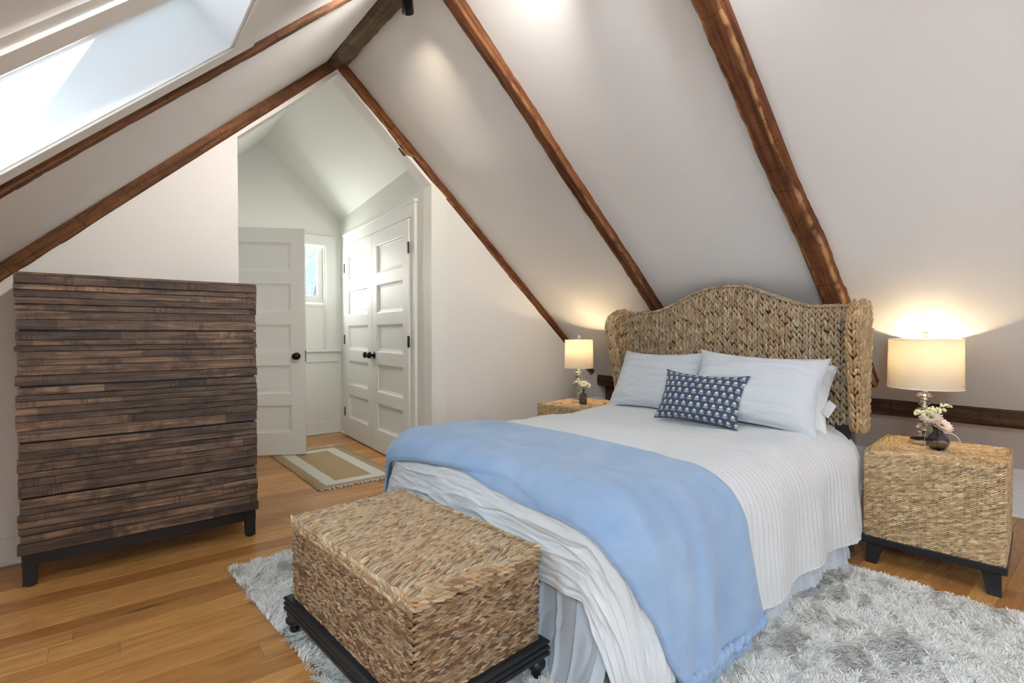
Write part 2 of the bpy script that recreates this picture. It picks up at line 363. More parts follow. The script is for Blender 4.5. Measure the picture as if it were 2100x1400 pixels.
# gable wall with the opening into the passage
OX0, OX1 = .605, 1.85
def gable_part(poly, name='wall_back'): return MB().prism(poly, 1, YG, YG + .12).build(name, M_wall)
o = MB()
o.prism([(KL - .1, 0), (OX0, 0), (OX0, zL(OX0) + .05), (KL - .1, zL(KL - .1) + .05)], 1, YG, YG + .12)
o.prism([(OX1, 0), (KR + .1, 0), (KR + .1, zR(KR + .1) + .05), (OX1, zR(OX1) + .05)], 1, YG, YG + .12)
HD = .108
o.prism([(OX0, zL(OX0) - HD), (OX0, zL(OX0) + .05), (XR, ZR + .05), (XR, ZR - HD - .01)], 1, YG, YG + .12)
o.prism([(OX1, zR(OX1) - HD), (OX1, zR(OX1) + .05), (XR, ZR + .05), (XR, ZR - HD - .01)], 1, YG, YG + .12)
struct(o.build('wall_back', M_wall), 'warm white gable wall behind the dresser with the opening to the closet passage')
o = MB().box((KR, REARY - .1, 0), (KR + .1, YG + .1, .9)).build('wall_right', M_wall); struct(o, 'low knee wall under the eaves behind the nightstands')
o = MB().box((KL - .1, REARY - .1, 0), (KL, YG + .1, .9)).build('wall_left', M_wall); struct(o, 'low knee wall under the skylight slope')
# rear gable behind the camera, with two windows added for fill light
b = MB(); WZ0, WZ1 = .6, 2.1; wins = ((-.25, .95), (1.45, 2.65))
xs_ = [KL - .1, wins[0][0], wins[0][1], wins[1][0], wins[1][1], KR + .1]
top = lambda x: (zL(x) if x < XR else zR(x)) + .05
for i in range(5):
    x0, x1 = xs_[i], xs_[i + 1]
    pts = [(x0, top(x0))] + ([(XR, ZR + .05)] if x0 < XR < x1 else []) + [(x1, top(x1))]
    if i in (1, 3):
        b.prism([(x0, 0), (x1, 0), (x1, WZ0), (x0, WZ0)], 1, REARY - .12, REARY)
        zt = min(WZ1, min(p[1] for p in pts) - .06)
        b.prism([(x0, zt), (x1, zt)] + pts[::-1], 1, REARY - .12, REARY)
    else: b.prism([(x0, 0), (x1, 0)] + pts[::-1], 1, REARY - .12, REARY)
struct(b.build('wall_front', M_wall), 'gable end wall behind the viewer with two added windows')
for k, (x0, x1) in enumerate(wins):
    zt = min(WZ1, top(x0) - .11, top(x1) - .11)
    w = empty('window_%d' % (k + 3)); struct(w, ('left' if k == 0 else 'right') + ' unseen window added for fill light in the end wall behind the viewer', 'window')
    b = MB()
    for a_, c_ in (((x0, WZ0), (x0 + .05, zt)), ((x1 - .05, WZ0), (x1, zt)), ((x0, WZ0), (x1, WZ0 + .05)), ((x0, zt - .05), (x1, zt)), ((x0, (WZ0 + zt) / 2 - .02), (x1, (WZ0 + zt) / 2 + .02))):
        b.box((a_[0], REARY - .09, a_[1]), (c_[0], REARY - .05, c_[1]))
    b.build('window_frame', M_trim, w); MB().box((x0, REARY - .074, WZ0), (x1, REARY - .070, zt)).build('pane', M_pane, w)

# passage beyond the opening: closet wall (slightly out of square), far wall, left wall, ceiling
CA = np.array([1.975, YF]); CB = np.array([OX1 - .002, YG]); CD = (CB - CA) / np.linalg.norm(CB - CA); CN = np.array([CD[1], -CD[0]])
if CN[0] > 0: CN = -CN                                   # towards the passage
crz = math.atan2(CD[1], CD[0])
def cm(s, t=0., z=0.): p = CA + CD * s + CN * t; return (p[0], p[1], z)
ZN = lambda x: 2.884 - .846 * (x - 1.207)
ZNL = lambda x: 2.884 - .94 * (1.207 - x)
o = MB().prism([(*(CA - CN * 0),), (*CB,), (*(CB - CN * .12),), (*(CA - CN * .12),)], 2, 0, 2.46).build('wall_closet', M_niche); struct(o, 'passage wall holding the double closet doors')
b = MB()
FW0, FW1, FZ0, FZ1 = 1.19, 1.815, .875, 1.945            # window opening in the far wall
b.prism([(.5, 0), (FW0, 0), (FW0, 2.95), (.5, 2.95)], 1, YF, YF + .14); b.prism([(FW1, 0), (2.2, 0), (2.2, 2.95), (FW1, 2.95)], 1, YF, YF + .14)
b.prism([(FW0, 0), (FW1, 0), (FW1, FZ0), (FW0, FZ0)], 1, YF, YF + .14); b.prism([(FW0, FZ1), (FW1, FZ1), (FW1, 2.95), (FW0, 2.95)], 1, YF, YF + .14)
struct(b.build('wall_far', M_niche), 'far end wall of the passage with the small window')
struct(MB().box((.50, YG + .12, 0), (.62, YF, 2.6)).build('wall_passage', M_niche), 'side wall of the passage behind the open door')
b = MB(); b.prism([(1.207, 2.884), (2.2, ZN(2.2)), (2.2, ZN(2.2) + .2), (1.207, 3.1)], 1, YG + .11, YF + .14); b.prism([(1.207, 2.884), (.45, ZNL(.45)), (.45, ZNL(.45) + .2), (1.207, 3.1)], 1, YG + .11, YF + .14)
struct(b.build('ceiling_passage', M_niche), 'small peaked ceiling over the closet passage', 'ceiling')

# floor: every board its own piece
floor = MB().box((KL - .1, REARY - .1, -.06), (KR + .1, YF + .15, -.022)).build('floor', M_ropeback); struct(floor, 'honey coloured oak plank floor with dark knots', 'floor')
pm = {}
def plank(x, y, L, w):
    key = (round(L, 3), round(w, 3))
    if key not in pm:
        m_ = MB().box((0, 0, -.022), (L - .0007, w - .0007, 0), .0007).mesh('plank'); m_.materials.append(M_oak); pm[key] = m_
    o = bpy.data.objects.new('plank', pm[key]); COL.objects.link(o); o.parent = floor; o.location = (x, y, 0)
widths = [.082, .108, .082, .125, .108, .095]; lens = [.55, .75, .95, 1.2, 1.5, 1.8]
y = -.25; k = 0; rows_ = []
while y < YF: w = widths[(k * 5 + k // 3) % 6]; rows_.append((y, w)); y += w; k += 1
for y, w in rows_:
    xa, xb = (KL, KR) if y < YG - .02 else (.62, 2.0)
    x = xa - random.random() * .9
    while x < xb:
        L = random.choice(lens)
        if x + L > xa + .02:
            s0 = max(x, xa); s1 = min(x + L, xb)
            plank(s0, y, s1 - s0, w)
        x += L
b = MB(); y = REARY
while y < -.26: b.box((KL, y, -.022), (KR, min(y + .108, -.25) - .001, 0)); y += .108
tag(b.build('rear_planks', M_oak, floor), kind='stuff')

# baseboards
def baseboard(name, p0, p1, nrm_, label, h=.135, t=.016):
    p0 = np.array(p0); p1 = np.array(p1); d = nrm(p1 - p0); n = np.array(nrm_, float); L = np.linalg.norm(p1 - p0)
    b = MB().box((0, 0, .0), (L, t, h - .012)).box((0, 0, h - .012), (L, t * .55, h)).box((0, 0, 0), (L, t + .012, .018), .004)
    M_ = Matrix(((d[0], n[0], 0, p0[0]), (d[1], n[1], 0, p0[1]), (0, 0, 1, 0), (0, 0, 0, 1)))
    return struct(b.build(name, M_trim, M=M_), label, 'baseboard')
baseboard('baseboard_back', (KL, YG), (OX0, YG), (0, -1), 'white baseboard along the gable wall behind the dresser')
baseboard('baseboard_back', (OX1, YG), (KR, YG), (0, -1), 'white baseboard along the gable wall beside the bed')
baseboard('baseboard_right', (KR, YG), (KR, REARY), (-1, 0), 'white baseboard along the knee wall behind the nightstand')
baseboard('baseboard_left', (KL, YG), (KL, REARY), (1, 0), 'white baseboard along the skylight side knee wall')
baseboard('baseboard_far', (.62, YF), (1.97, YF), (0, -1), 'white baseboard below the passage window')
baseboard('baseboard_closet', tuple(CA), tuple(CA + CD * .15), tuple(CN), 'short white baseboard left of the closet doors')
baseboard('baseboard_closet', tuple(CA + CD * 1.9), tuple(CB), tuple(CN), 'short white baseboard right of the closet doors')

# ------------------------------------------------------------------ doors
PAN = [(.20, .435), (.53, .775), (.88, 1.12), (1.22, 1.465), (1.565, 1.81)]
def door(name, label, W, H, knob_s, knob_sides, hinge_s, stile=.11):
    d = empty(name); struct(d, label, 'door'); th = .035
    for a_, c_ in ((0, stile), (W - stile, W)): MB().box((a_, -th, .012), (c_, 0, H), .002).build('stile', M_trim, d)
    zs = [.012] + [q for p in PAN for q in p] + [H]
    for k in range(0, len(zs), 2): MB().box((stile, -th, zs[k]), (W - stile, 0, zs[k + 1]), .001).build('rail', M_trim, d)
    for z0, z1 in PAN:
        x0, x1 = stile, W - stile; v = []; f = []
        for i, y_ in ((0, -th + .001), (.009, -th + .004), (.012, -th + .013), (.026, -th + .015), (.028, -th + .017)):
            v += [(x0 + i, y_, z0 + i), (x1 - i, y_, z0 + i), (x1 - i, y_, z1 - i), (x0 + i, y_, z1 - i)]
        for q in range(4):
            for j in range(4): f.append((q * 4 + j, q * 4 + (j + 1) % 4, q * 4 + 4 + (j + 1) % 4, q * 4 + 4 + j))
        f.append((16, 17, 18, 19)); v += [(x0, -.004, z0), (x1, -.004, z0), (x1, -.004, z1), (x0, -.004, z1)]; f.append((23, 22, 21, 20))
        MB().add(v, f).build('panel', M_trim, d)
    for sgn in knob_sides:
        kb = MB().lathe([(.001, 0), (.030, .001), (.031, .006), (.014, .010), (.011, .03), (.020, .036), (.027, .045), (.028, .054), (.022, .063), (.001, .066)], n=24)
        R_ = Matrix.Translation((knob_s, -th if sgn < 0 else 0, .85)) @ Matrix.Rotation(pi / 2 * (1 if sgn < 0 else -1), 4, 'X')
        o = kb.build('knob', M_iron, d, smooth=True, M=R_); tag(o, 'black round door knob')
    for z in (.25, .98, 1.70):
        if hinge_s is not None:
            o = MB().box((hinge_s - .012, -th - .006, z - .045), (hinge_s + .012, -th + .004, z + .045), .002).build('hinge', M_iron, d); tag(o, 'black hinge leaf')
    return d
# closet doors on the closet wall: local x along CD, local -y into the passage
Lf, Md, Rt = .245, 1.03, 1.815
def on_closet(s):
    p = CA + CD * s + CN * .002
    ang = math.atan2(CD[1], CD[0]); M_ = Matrix.Rotation(ang, 4, 'Z'); yv = M_ @ Vector((0, -1, 0))
    if yv.x * CN[0] + yv.y * CN[1] < 0: return None
    return Matrix.Translation((p[0], p[1], 0)) @ M_
assert on_closet(0) is not None
d2 = door('door_2', 'left leaf of the white five panel closet doors', Md - Lf - .003, 1.925, Md - Lf - .05, (-1,), .0); d2.matrix_local = on_closet(Lf)
d3 = door('door_3', 'right leaf of the white five panel closet doors', Rt - Md - .003, 1.925, .045, (-1,), Rt - Md - .004); d3.matrix_local = on_closet(Md + .003)
b = MB(); c0 = .082
for a_, c_ in (((Lf - c0, 0), (Lf - .004, 1.945)), ((Rt + .004, 0), (Rt + c0, 1.945)), ((Lf - c0 - .0, 1.935), (Rt + c0, 2.045))):
    b.box((a_[0], -.022, a_[1]), (c_[0], 0, c_[1]), .002)
b.box((Lf - c0 - .012, -.03, 2.035), (Rt + c0 + .012, 0, 2.055), .002)
o = b.build('trim_1', M_trim); o.matrix_local = on_closet(0); struct(o, 'white casing around the closet doors', 'door casing')
o = MB().box((Md - .1, -.012, 1.926), (Md + .1, .0, 1.934)).build('trim_2', M_iron); o.matrix_local = on_closet(0); struct(o, 'dark catch strip over the meeting closet doors', 'door catch')
# open five panel door standing in the passage
E0 = np.array([1.36, 4.511]); ED = nrm(np.array([.907, 4.787]) - E0); dang = math.atan2(-ED[1], -ED[0])
d1 = door('door_1', 'white five panel door standing half open in the passage', .75, 1.93, .75 - .065, (-1, 1), None)
hp = E0 + ED * .75; d1.matrix_local = Matrix.Translation((hp[0], hp[1], 0)) @ Matrix.Rotation(dang, 4, 'Z')
o = MB().box((.748, -.028, .80), (.7525, -.007, .90)).build('latch_plate', M_iron, d1); tag(o, 'black latch plate on the door edge')
# passage window
w2 = empty('window_2'); struct(w2, 'small white window at the end of the passage, lower half boarded', 'window')
b = MB(); cw = .105
b.box((FW1, YF - .02, FZ0), (FW1 + cw, YF, FZ1 + .1), .003); b.box((FW0 - cw, YF - .02, FZ0), (FW0, YF, FZ1 + .1), .003); b.box((FW0 - cw, YF - .022, FZ1), (FW1 + cw, YF, FZ1 + .105), .003)
b.build('casing', M_trim, w2)
MB().box((FW0 - cw - .03, YF - .05, FZ0 - .025), (FW1 + cw + .03, YF + .02, FZ0), .004).build('stool', M_trim, w2)
MB().box((FW0 - cw, YF - .018, FZ0 - .13), (FW1 + cw, YF, FZ0 - .025), .003).build('apron', M_trim, w2)
b = MB()
for a_, c_ in (((FW0, 1.36), (FW0 + .06, 1.935)), ((FW1 - .065, 1.36), (FW1 - .015, 1.93)), ((FW0 + .061, 1.36), (FW1 - .066, 1.43)), ((FW0 + .061, 1.885), (FW1 - .066, 1.915))): b.box((a_[0], YF + .045, a_[1]), (c_[0], YF + .085, c_[1]), .003)
b.build('sash', M_trim, w2)
MB().box((FW0 + .05, YF + .063, 1.42), (FW1 - .06, YF + .067, 1.89)).build('pane', M_pane, w2)
MB().box((FW0, YF + .03, FZ0), (FW1 - .004, YF + .06, 1.335), .003).build('lower_board', M_niche, w2)
MB().box((FW0, YF + .02, 1.318), (FW1 - .004, YF + .065, 1.345), .003).build('meeting_rail', M_trim, w2)
MB().box((FW1 - .012, YF + .005, FZ0), (FW1, YF + .12, FZ1)).build('jamb', M_trim, w2)
MB().box((FW0, YF + .10, FZ0), (FW1, YF + .13, 1.36)).build('back_board', M_niche, w2)
# bare tree outside the passage window
tr = empty('bare_tree', (2.75, 9.2, -2)); tag(tr, 'bare winter tree seen through the small passage window', 'tree')
MB().tube([(0, 0, 0), (.05, 0, 2), (-.1, .1, 4), (.1, 0, 6)], [.12, .1, .07, .03]).build('trunk', M_outdoor, tr)
b = MB(); rb = random.Random(3)
for k in range(70):
    z0 = rb.uniform(1.5, 5.6); a_ = rb.uniform(0, 2 * pi); p = np.array([0, 0, z0]); dr = np.array([math.cos(a_), .4 * math.sin(a_), rb.uniform(.1, .9)]); pts = [p]
    for q in range(6): dr = nrm(dr + np.array([rb.uniform(-.5, .5), rb.uniform(-.3, .3), rb.uniform(-.25, .3)])); pts.append(pts[-1] + dr * .26)
    b.tube(pts, np.linspace(.018, .004, 7), 4)
tag(b.build('branches', M_outdoor, tr), kind='stuff')

# ------------------------------------------------------------------ hewn timbers
def timber_mesh(name, L, wid, dep, seed, wob=.012, n=90, m=14, wane=.5, checks=0, taper=None):
    """local x along the length, y across, z from 0 (embedded) down to -dep"""
    xs = np.linspace(0, L, n); w = wid * (1 + .10 * vnoise(xs * 2.1, 0, seed) + .03 * vnoise(xs * 9, 3, seed)); dpt = dep * (1 + .10 * vnoise(xs * 2.7, 7, seed) + .03 * vnoise(xs * 11, 5, seed))
    cy_ = wob * vnoise(xs * 1.4, 11, seed) + .25 * wob * vnoise(xs * 6, 13, seed)
    if taper is not None: dpt = dpt * np.interp(xs, *taper)
    # cross-section: top right -> down the side -> wane -> underside -> wane -> up
    cs = np.array([(-.5, .0), (-.505, .35), (-.5, .66), (-.475, .84), (-.42, .97), (-.30, 1.0), (-.1, 1.02), (.1, 1.02), (.30, 1.0), (.42, .97), (.475, .84), (.5, .66), (.505, .35), (.5, .0)])
    X = np.repeat(xs[:, None], len(cs), 1)
    Yv = cy_[:, None] + cs[None, :, 0] * w[:, None]; Z = -cs[None, :, 1] * dpt[:, None]
    Yv += .0026 * fbm(X * 24, cs[None, :, 0] * 2 + cs[None, :, 1] * 2, seed); Z += .0012 * fbm(X * 12, cs[None, :, 0] * 7, seed + 5)
    col = np.zeros((n, len(cs), 3)); wn_ = (np.abs(np.arange(len(cs)) - 3.5) < 1.1) | (np.abs(np.arange(len(cs)) - 9.5) < 1.1)
    col[:, wn_, 0] = wane * (.4 + .6 * (vnoise(xs * 4, 1, seed + 9) > -.2))[:, None]
    rc = random.Random(seed)
    for _ in range(checks):
        i = rc.randrange(3, n - 3); Z[i, 4:10] += .0012
    v = np.stack([X, Yv, Z], -1); f = grid_faces(n, len(cs))
    me = mesh(name, v.reshape(-1, 3), f[:, ::-1], True, col=col.reshape(-1, 3)); return me
def place_axes(xa, ya, za, o): return Matrix(((xa[0], ya[0], za[0], o[0]), (xa[1], ya[1], za[1], o[1]), (xa[2], ya[2], za[2], o[2]), (0, 0, 0, 1)))
def rafter(side, y, x0, x1, wid, dep, seed, label, mat, checks=18, **k):
    if side == 'R': p0 = (x0, y, zR(x0)); p1 = (x1, y, zR(x1)); nn = nR
    else: p0 = (x0, y, zL(x0)); p1 = (x1, y, zL(x1)); nn = nL
    xa = nrm(np.array(p1) - p0); za = nn; ya = np.cross(za, xa); L = np.linalg.norm(np.array(p1) - p0)
    me = timber_mesh('rafter', L, wid, dep, seed, checks=checks, n=int(L * 110), **k)
    # end caps come from a slightly inset box core
    o = obj('rafter', me, mat, M=place_axes(xa, ya, za, np.array(p0) + np.array(nn) * .004)); tag(o, label, 'rafter', 'hewn roof rafters')
    ec = MB().box((.004, -wid * .44, -dep * .9), (L - .004, wid * .44, 0), .01).build('core', mat, o)
    return o
rafter('R', YG + .02, 1.18, 3.57, .06, .075, 3, 'hewn brown rafter running down the gable wall to the small lamp', M_beam, taper=([0, .70, .76, 1.6, 3.2], [1.0, 1.1, .62, .95, .8]))
rafter('R', 2.10, 1.20, 3.55, .075, .052, 4, 'middle hewn brown rafter on the bed side slope, ending behind the headboard left shoulder', M_beam)
rafter('R', 1.012, 1.20, 3.48, .105, .060, 5, wane=1.0, label='nearest hewn brown rafter on the bed side slope, ending behind the headboard right shoulder', mat=M_beam)
rafter('R', -.08, 1.20, 3.48, .10, .055, 6, 'hewn brown rafter on the bed side slope out of view to the right', M_beam)
rafter('L', YG + .014, 1.17, -1.3, .06, .072, 7, 'hewn brown rafter along the gable wall above the dresser', M_beamL, taper=([0, 1.0, 3], [.72, .85, 1.1]))
rafter('L', 2.10, 1.13, -1.3, .055, .026, 8, 'hewn brown rafter beside the skylight', M_beamL)
rafter('L', 1.0, 1.13, -1.3, .055, .026, 9, 'hewn brown rafter on the near side of the skylight', M_beamL)
# ridge beam
me = timber_mesh('ridge_beam', YG - REARY, .118, .085, 21, wob=.004, n=220, checks=0)
o = obj('ridge_beam', me, M_ridge, M=place_axes((0, 1, 0), (-1, 0, 0), (0, 0, 1), (1.162, REARY, 2.805))); tag(o, 'dark weathered ridge beam where the two slopes meet', 'beam')
MB().box((.002, -.054, -.078), (YG - REARY - .003, .054, 0)).build('core', M_ridge, o)
# wall plate and post at the eaves
me = timber_mesh('wall_plate_beam', YG - REARY, .118, .09, 31, wob=.008, n=200, checks=6)
o = obj('wall_plate_beam', me, M_plate, M=place_axes((0, 1, 0), (0, 0, -1), (1, 0, 0), (3.70, REARY, .612))); tag(o, 'dark hewn wall plate running low behind the headboard', 'beam')
MB().box((.002, -.052, -.08), (YG - REARY - .003, .052, .02)).build('core', M_plate, o)
me = timber_mesh('eaves_post', .56, .26, .06, 33, wob=.004, n=40)
o = obj('eaves_post', me, M_plate, M=place_axes((0, 0, 1), (0, 1, 0), (1, 0, 0), (3.71, 3.035, .0))); tag(o, 'short dark timber post under the wall plate behind the left nightstand', 'post')
MB().box((0, -.12, -.055), (.555, .12, .02)).build('core', M_plate, o)

# ------------------------------------------------------------------ ridge spotlights, some added out of view as fill
def spot(loc, d, label, watt=6, cone=85, tint=(1, .95, .87)):
    r = empty('spotlight', loc); tag(r, label, 'spotlight', 'black cylinder spotlights on the ridge beam')
    q = Vector(d).to_track_quat('Z', 'Y').to_matrix().to_4x4()
    MB().lathe([(.001, -.055), (.026, -.055), (.029, -.05), (.029, .068), (.026, .070), (.024, .062), (.001, .058)], n=32).build('barrel', M_iron, r, True, q)
    MB().lathe([(.001, .0585), (.0235, .0595), (.001, .060)], n=24, cap=False).build('lens', M_bulb, r, False, q)
    MB().tube([(0, 0, 0), (0, 0, .04), (0, 0, .08)], .008).build('bracket', M_iron, r)
    l = light('spot_lamp', 'SPOT', (0, 0, 0), watt, tint, spot_size=math.radians(cone), spot_blend=1.0, shadow_soft_size=.03); l.parent = r
    dv = Vector(d).normalized(); l.location = dv * .075; aim(l, d)
spot((1.15, 2.235, 2.65), (.42, .60, -.50), 'black cylinder spotlight clipped to the far end of the ridge beam', 7, 85, (1, .84, .62))
spot((1.15, 1.25, 2.65), (.36, .84, -.40), 'black cylinder spotlight further along the ridge beam, above the bed', 23)

spot((1.13, 1.75, 2.65), (-.50, .72, -.42), 'unseen fill spotlight added on the ridge beam turned to the skylight slope', 34)  # added out of view to brighten the skylight slope and gable wall
spot((1.13, .35, 2.65), (-.75, .30, -.42), 'unseen fill spotlight added on the ridge beam over the viewer, turned to the skylight side', 85, 85, (.95, .98, 1))  # added out of view as strong bounce fill
spot((1.19, -.35, 2.65), (.75, .10, -.50), 'unseen fill spotlight added on the ridge beam behind the viewer', 16, 85, (.92, .97, 1))  # added behind the camera as bounce fill
spot((1.19, .75, 2.62), (.80, .62, -.75), 'unseen fill spotlight added on the ridge beam turned to the slope over the bed', 13, 120, (.95, .98, 1))  # added out of view to lift the slope over the bed
# ------------------------------------------------------------------ woven strands
def lozenge(seg=6, rings=3):
    v = [(-1, 0, 0)]
    for k in range(1, rings + 1):
        t = -1 + 2 * k / (rings + 1); r = (1 - abs(t) ** 2.2) ** .5
        for j in range(seg): a = 2 * pi * j / seg; v.append((t, r * math.cos(a), r * math.sin(a)))
    v.append((1, 0, 0)); f = []
    for j in range(seg): f.append((0, 1 + (j + 1) % seg, 1 + j))
    for k in range(rings - 1):
        for j in range(seg):
            a = 1 + k * seg + j; b_ = 1 + k * seg + (j + 1) % seg; f += [(a, b_, b_ + seg), (a, b_ + seg, a + seg)]
    e = len(v) - 1; o_ = 1 + (rings - 1) * seg
    for j in range(seg): f.append((e, o_ + j, o_ + (j + 1) % seg))
    return np.array(v, float), np.array(f)
LOZ = lozenge(); LOZ8 = lozenge(7, 4)
def scatter(name, pos, ax, size, colr, proto=LOZ):
    """pos (N,3); ax (N,3,3) rows = long, wide, thick axes; size (N,3)"""
    pv, pf = proto; N = len(pos)
    v = pos[:, None, :] + np.einsum('pk,nk,nkj->npj', pv, size, ax)
    f = (pf[None] + (np.arange(N) * len(pv))[:, None, None]).reshape(-1, 3)
    return mesh(name, v.reshape(-1, 3), f, True, col=np.repeat(colr, len(pv), 0))
def pal(n, cols, rng, jit=.12):
    c = np.array(cols)[rng.integers(0, len(cols), n)]; return np.clip(c * (1 + jit * rng.standard_normal((n, 1))) + .0, .01, 1)
P_HEAD = [(.47, .34, .20), (.41, .30, .185), (.55, .43, .28), (.30, .18, .095), (.40, .32, .235), (.47, .29, .13), (.60, .48, .33)]
P_NIGHT = [(.70, .50, .28), (.58, .40, .21), (.80, .62, .40), (.46, .30, .15), (.65, .43, .20)]
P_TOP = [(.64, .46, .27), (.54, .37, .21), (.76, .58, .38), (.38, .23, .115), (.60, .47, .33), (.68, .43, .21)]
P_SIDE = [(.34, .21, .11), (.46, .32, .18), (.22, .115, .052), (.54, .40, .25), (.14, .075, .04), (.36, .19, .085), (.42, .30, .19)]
def rope_mesh(name, P, N, r, pitch, cols, rng, slant=.42, flip=1, long=1.25):
    """a twisted strand along the polyline P with outward normals N"""
    P = np.asarray(P, float); N = np.asarray(N, float); seg = np.linalg.norm(np.diff(P, axis=0), axis=1); cs = np.r_[0, np.cumsum(seg)]
    n = max(2, int(cs[-1] / pitch)); s = (np.arange(n) + .5) / n * cs[-1]
    pos = np.stack([np.interp(s, cs, P[:, k]) for k in range(3)], -1); nn = nrm(np.stack([np.interp(s, cs, N[:, k]) for k in range(3)], -1))
    T_ = np.gradient(P, axis=0); tt = nrm(np.stack([np.interp(s, cs, T_[:, k]) for k in range(3)], -1)); side = nrm(np.cross(nn, tt))
    sl = slant * flip + .06 * rng.standard_normal((n, 1)); la = nrm(tt + side * sl); wa = nrm(np.cross(nn, la)); ax = np.stack([la, wa, np.cross(la, wa)], 1)
    j = 1 + .16 * rng.standard_normal((n, 3)); size = np.stack([np.full(n, pitch * long), np.full(n, r), np.full(n, r * 1.15)], -1) * j
    pos = pos + nn * (.12 * r * rng.standard_normal((n, 1)))
    return scatter(name, pos, ax, size, pal(n, cols, rng))
def braid_mesh(name, P, N, w, row, cols, rng, ang=.31, up=1):
    """a flat plait: V shaped leaves along polyline P"""
    P = np.asarray(P, float); N = np.asarray(N, float); seg = np.linalg.norm(np.diff(P, axis=0), axis=1); cs = np.r_[0, np.cumsum(seg)]
    n = max(2, int(cs[-1] / row)); s = (np.arange(n) + .5 + .12 * rng.standard_normal(n)) / n * cs[-1]
    def at(s): 
        pos = np.stack([np.interp(s, cs, P[:, k]) for k in range(3)], -1); nn = nrm(np.stack([np.interp(s, cs, N[:, k]) for k in range(3)], -1))
        T_ = np.gradient(P, axis=0); tt = nrm(np.stack([np.interp(s, cs, T_[:, k]) for k in range(3)], -1)); return pos, nn, tt, nrm(np.cross(nn, tt))
    PO = []; AX = []; SZ = []
    for sg in (-1, 1):
        pos, nn, tt, sd = at(np.clip(s + (0 if sg < 0 else row * .12), 0, cs[-1])); a = ang + .07 * rng.standard_normal((n, 1))
        la = nrm(tt * up * np.cos(a) + sd * sg * np.sin(a) + nn * .16); wa = nrm(np.cross(nn, la)); AX.append(np.stack([la, wa, np.cross(la, wa)], 1))
        PO.append(pos + sd * sg * w * .25); j = 1 + .10 * rng.standard_normal((n, 3)); SZ.append(np.stack([np.full(n, row * .86), np.full(n, w * .232), np.full(n, w * .26)], -1) * j)
    c = pal(1, cols, rng, .1); cc = pal(2 * n, cols, rng, .1) * .7 + c * .3
    return scatter(name, np.concatenate(PO), np.concatenate(AX), np.concatenate(SZ), cc, LOZ8)

# ------------------------------------------------------------------ dresser
dr = empty('dresser', (-.272, 2.84, 0)); tag(dr, 'tall chest of drawers faced with dark reclaimed wood slats on black legs', 'dresser')
DW, DD, DZ0, DZ1 = .884, .36, .142, 1.288
MB().box((.006, .035, DZ0), (DW - .006, DD, DZ1 - .002)).build('carcass', M_black, dr)
MB().box((0, .002, DZ1 - .004), (DW, DD, DZ1 + .008), .002).build('top', M_slat, dr)
dh = (DZ1 - DZ0) / 5; rd = random.Random(5)
fr = [[.155, .11, .135, .125, .12, .165, .19], [.165, .10, .105, .15, .115, .175, .19], [.15, .11, .11, .14, .12, .17, .2], [.16, .12, .10, .15, .11, .16, .2], [.17, .115, .11, .14, .12, .145, .2]]
for k in range(5):
    z1 = DZ1 - k * dh - .003; z0 = DZ1 - (k + 1) * dh + .003; dz = z1 - z0
    dw = MB().box((.012, .022, z0), (DW - .012, .05, z1)).build('drawer', M_black, dr); tag(dw, 'drawer front of stacked slats')
    z = z1
    for q, fq in enumerate(fr[k]):
        h = fq * dz; pr = [.000, .006, .010, .003, .008, .011, .002][(q + 2 * k) % 7] + rd.uniform(-.001, .001); ex = rd.uniform(-.004, .006)
        o = MB().box((-ex, 0, 0), (DW + ex * .6, .03, h - .0012), .0018).build('slat', M_slat, dw); o.location = (0, pr, z - h); z -= h
MB().box((.004, .03, DZ0 - .055), (DW - .004, .055, DZ0), .002).build('apron', M_black, dr)
for x in (.006, DW - .05):
    for y in (.028, DD - .05): MB().box((x, y, .008), (x + .044, y + .044, DZ0), .002).box((x + .012, y + .01, 0), (x + .034, y + .034, .009)).build('leg', M_black, dr)

# ------------------------------------------------------------------ trunk at the bed foot
ta = math.atan2(.063, .768)              # small turn from square
tk = empty('storage_trunk', (.985, 1.515, 0.01), ta); tag(tk, 'woven seagrass storage trunk on a black moulded plinth at the foot of the bed', 'trunk')
tk.location = (.762, 1.495, 0)
TW, TL = .225, .385                      # half width (local x), half length (local y)
rt = np.random.default_rng(3)
ZB, ZL_, ZT_ = .128, .372, .415
body = MB().box((-TW + .013, -TL + .013, ZB), (TW - .013, TL - .013, ZL_ - .004)).build('body', M_ropeback, tk)
lid = MB().box((-TW + .010, -TL + .010, ZL_ + .001), (TW - .010, TL - .010, ZT_ - .014)).build('lid', M_ropeback, tk)
def face_rows(parent, kind, zs, r, pitch, half, dist, cols, M_list, wavy=.003, vary=True):
    for i, z in enumerate(zs):
        xs = np.linspace(-half, half, 24); P = np.stack([xs, np.zeros(24), z + wavy * vnoise(xs * 9, i * .7, 5)], -1); N = np.tile((0, -1, 0), (24, 1))
        me = rope_mesh('strand', P, N, r, pitch, cols, rt, flip=1 if i % 2 else -1, slant=.30); me.materials.append(M_rope)
        for M_ in M_list: obj('strand', me, None, parent, M_)
Rz = lambda a, x, y: Matrix.Translation((x, y, 0)) @ Matrix.Rotation(a, 4, 'Z')
rs = .0042
zs = np.arange(ZB + .005, ZL_ - .004, .0089)
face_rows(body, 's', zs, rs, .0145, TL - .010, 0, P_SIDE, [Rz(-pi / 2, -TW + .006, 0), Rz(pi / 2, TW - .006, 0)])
face_rows(body, 's', zs, rs, .0145, TW - .010, 0, P_SIDE, [Rz(0, 0, -TL + .006), Rz(pi, 0, TL - .006)])
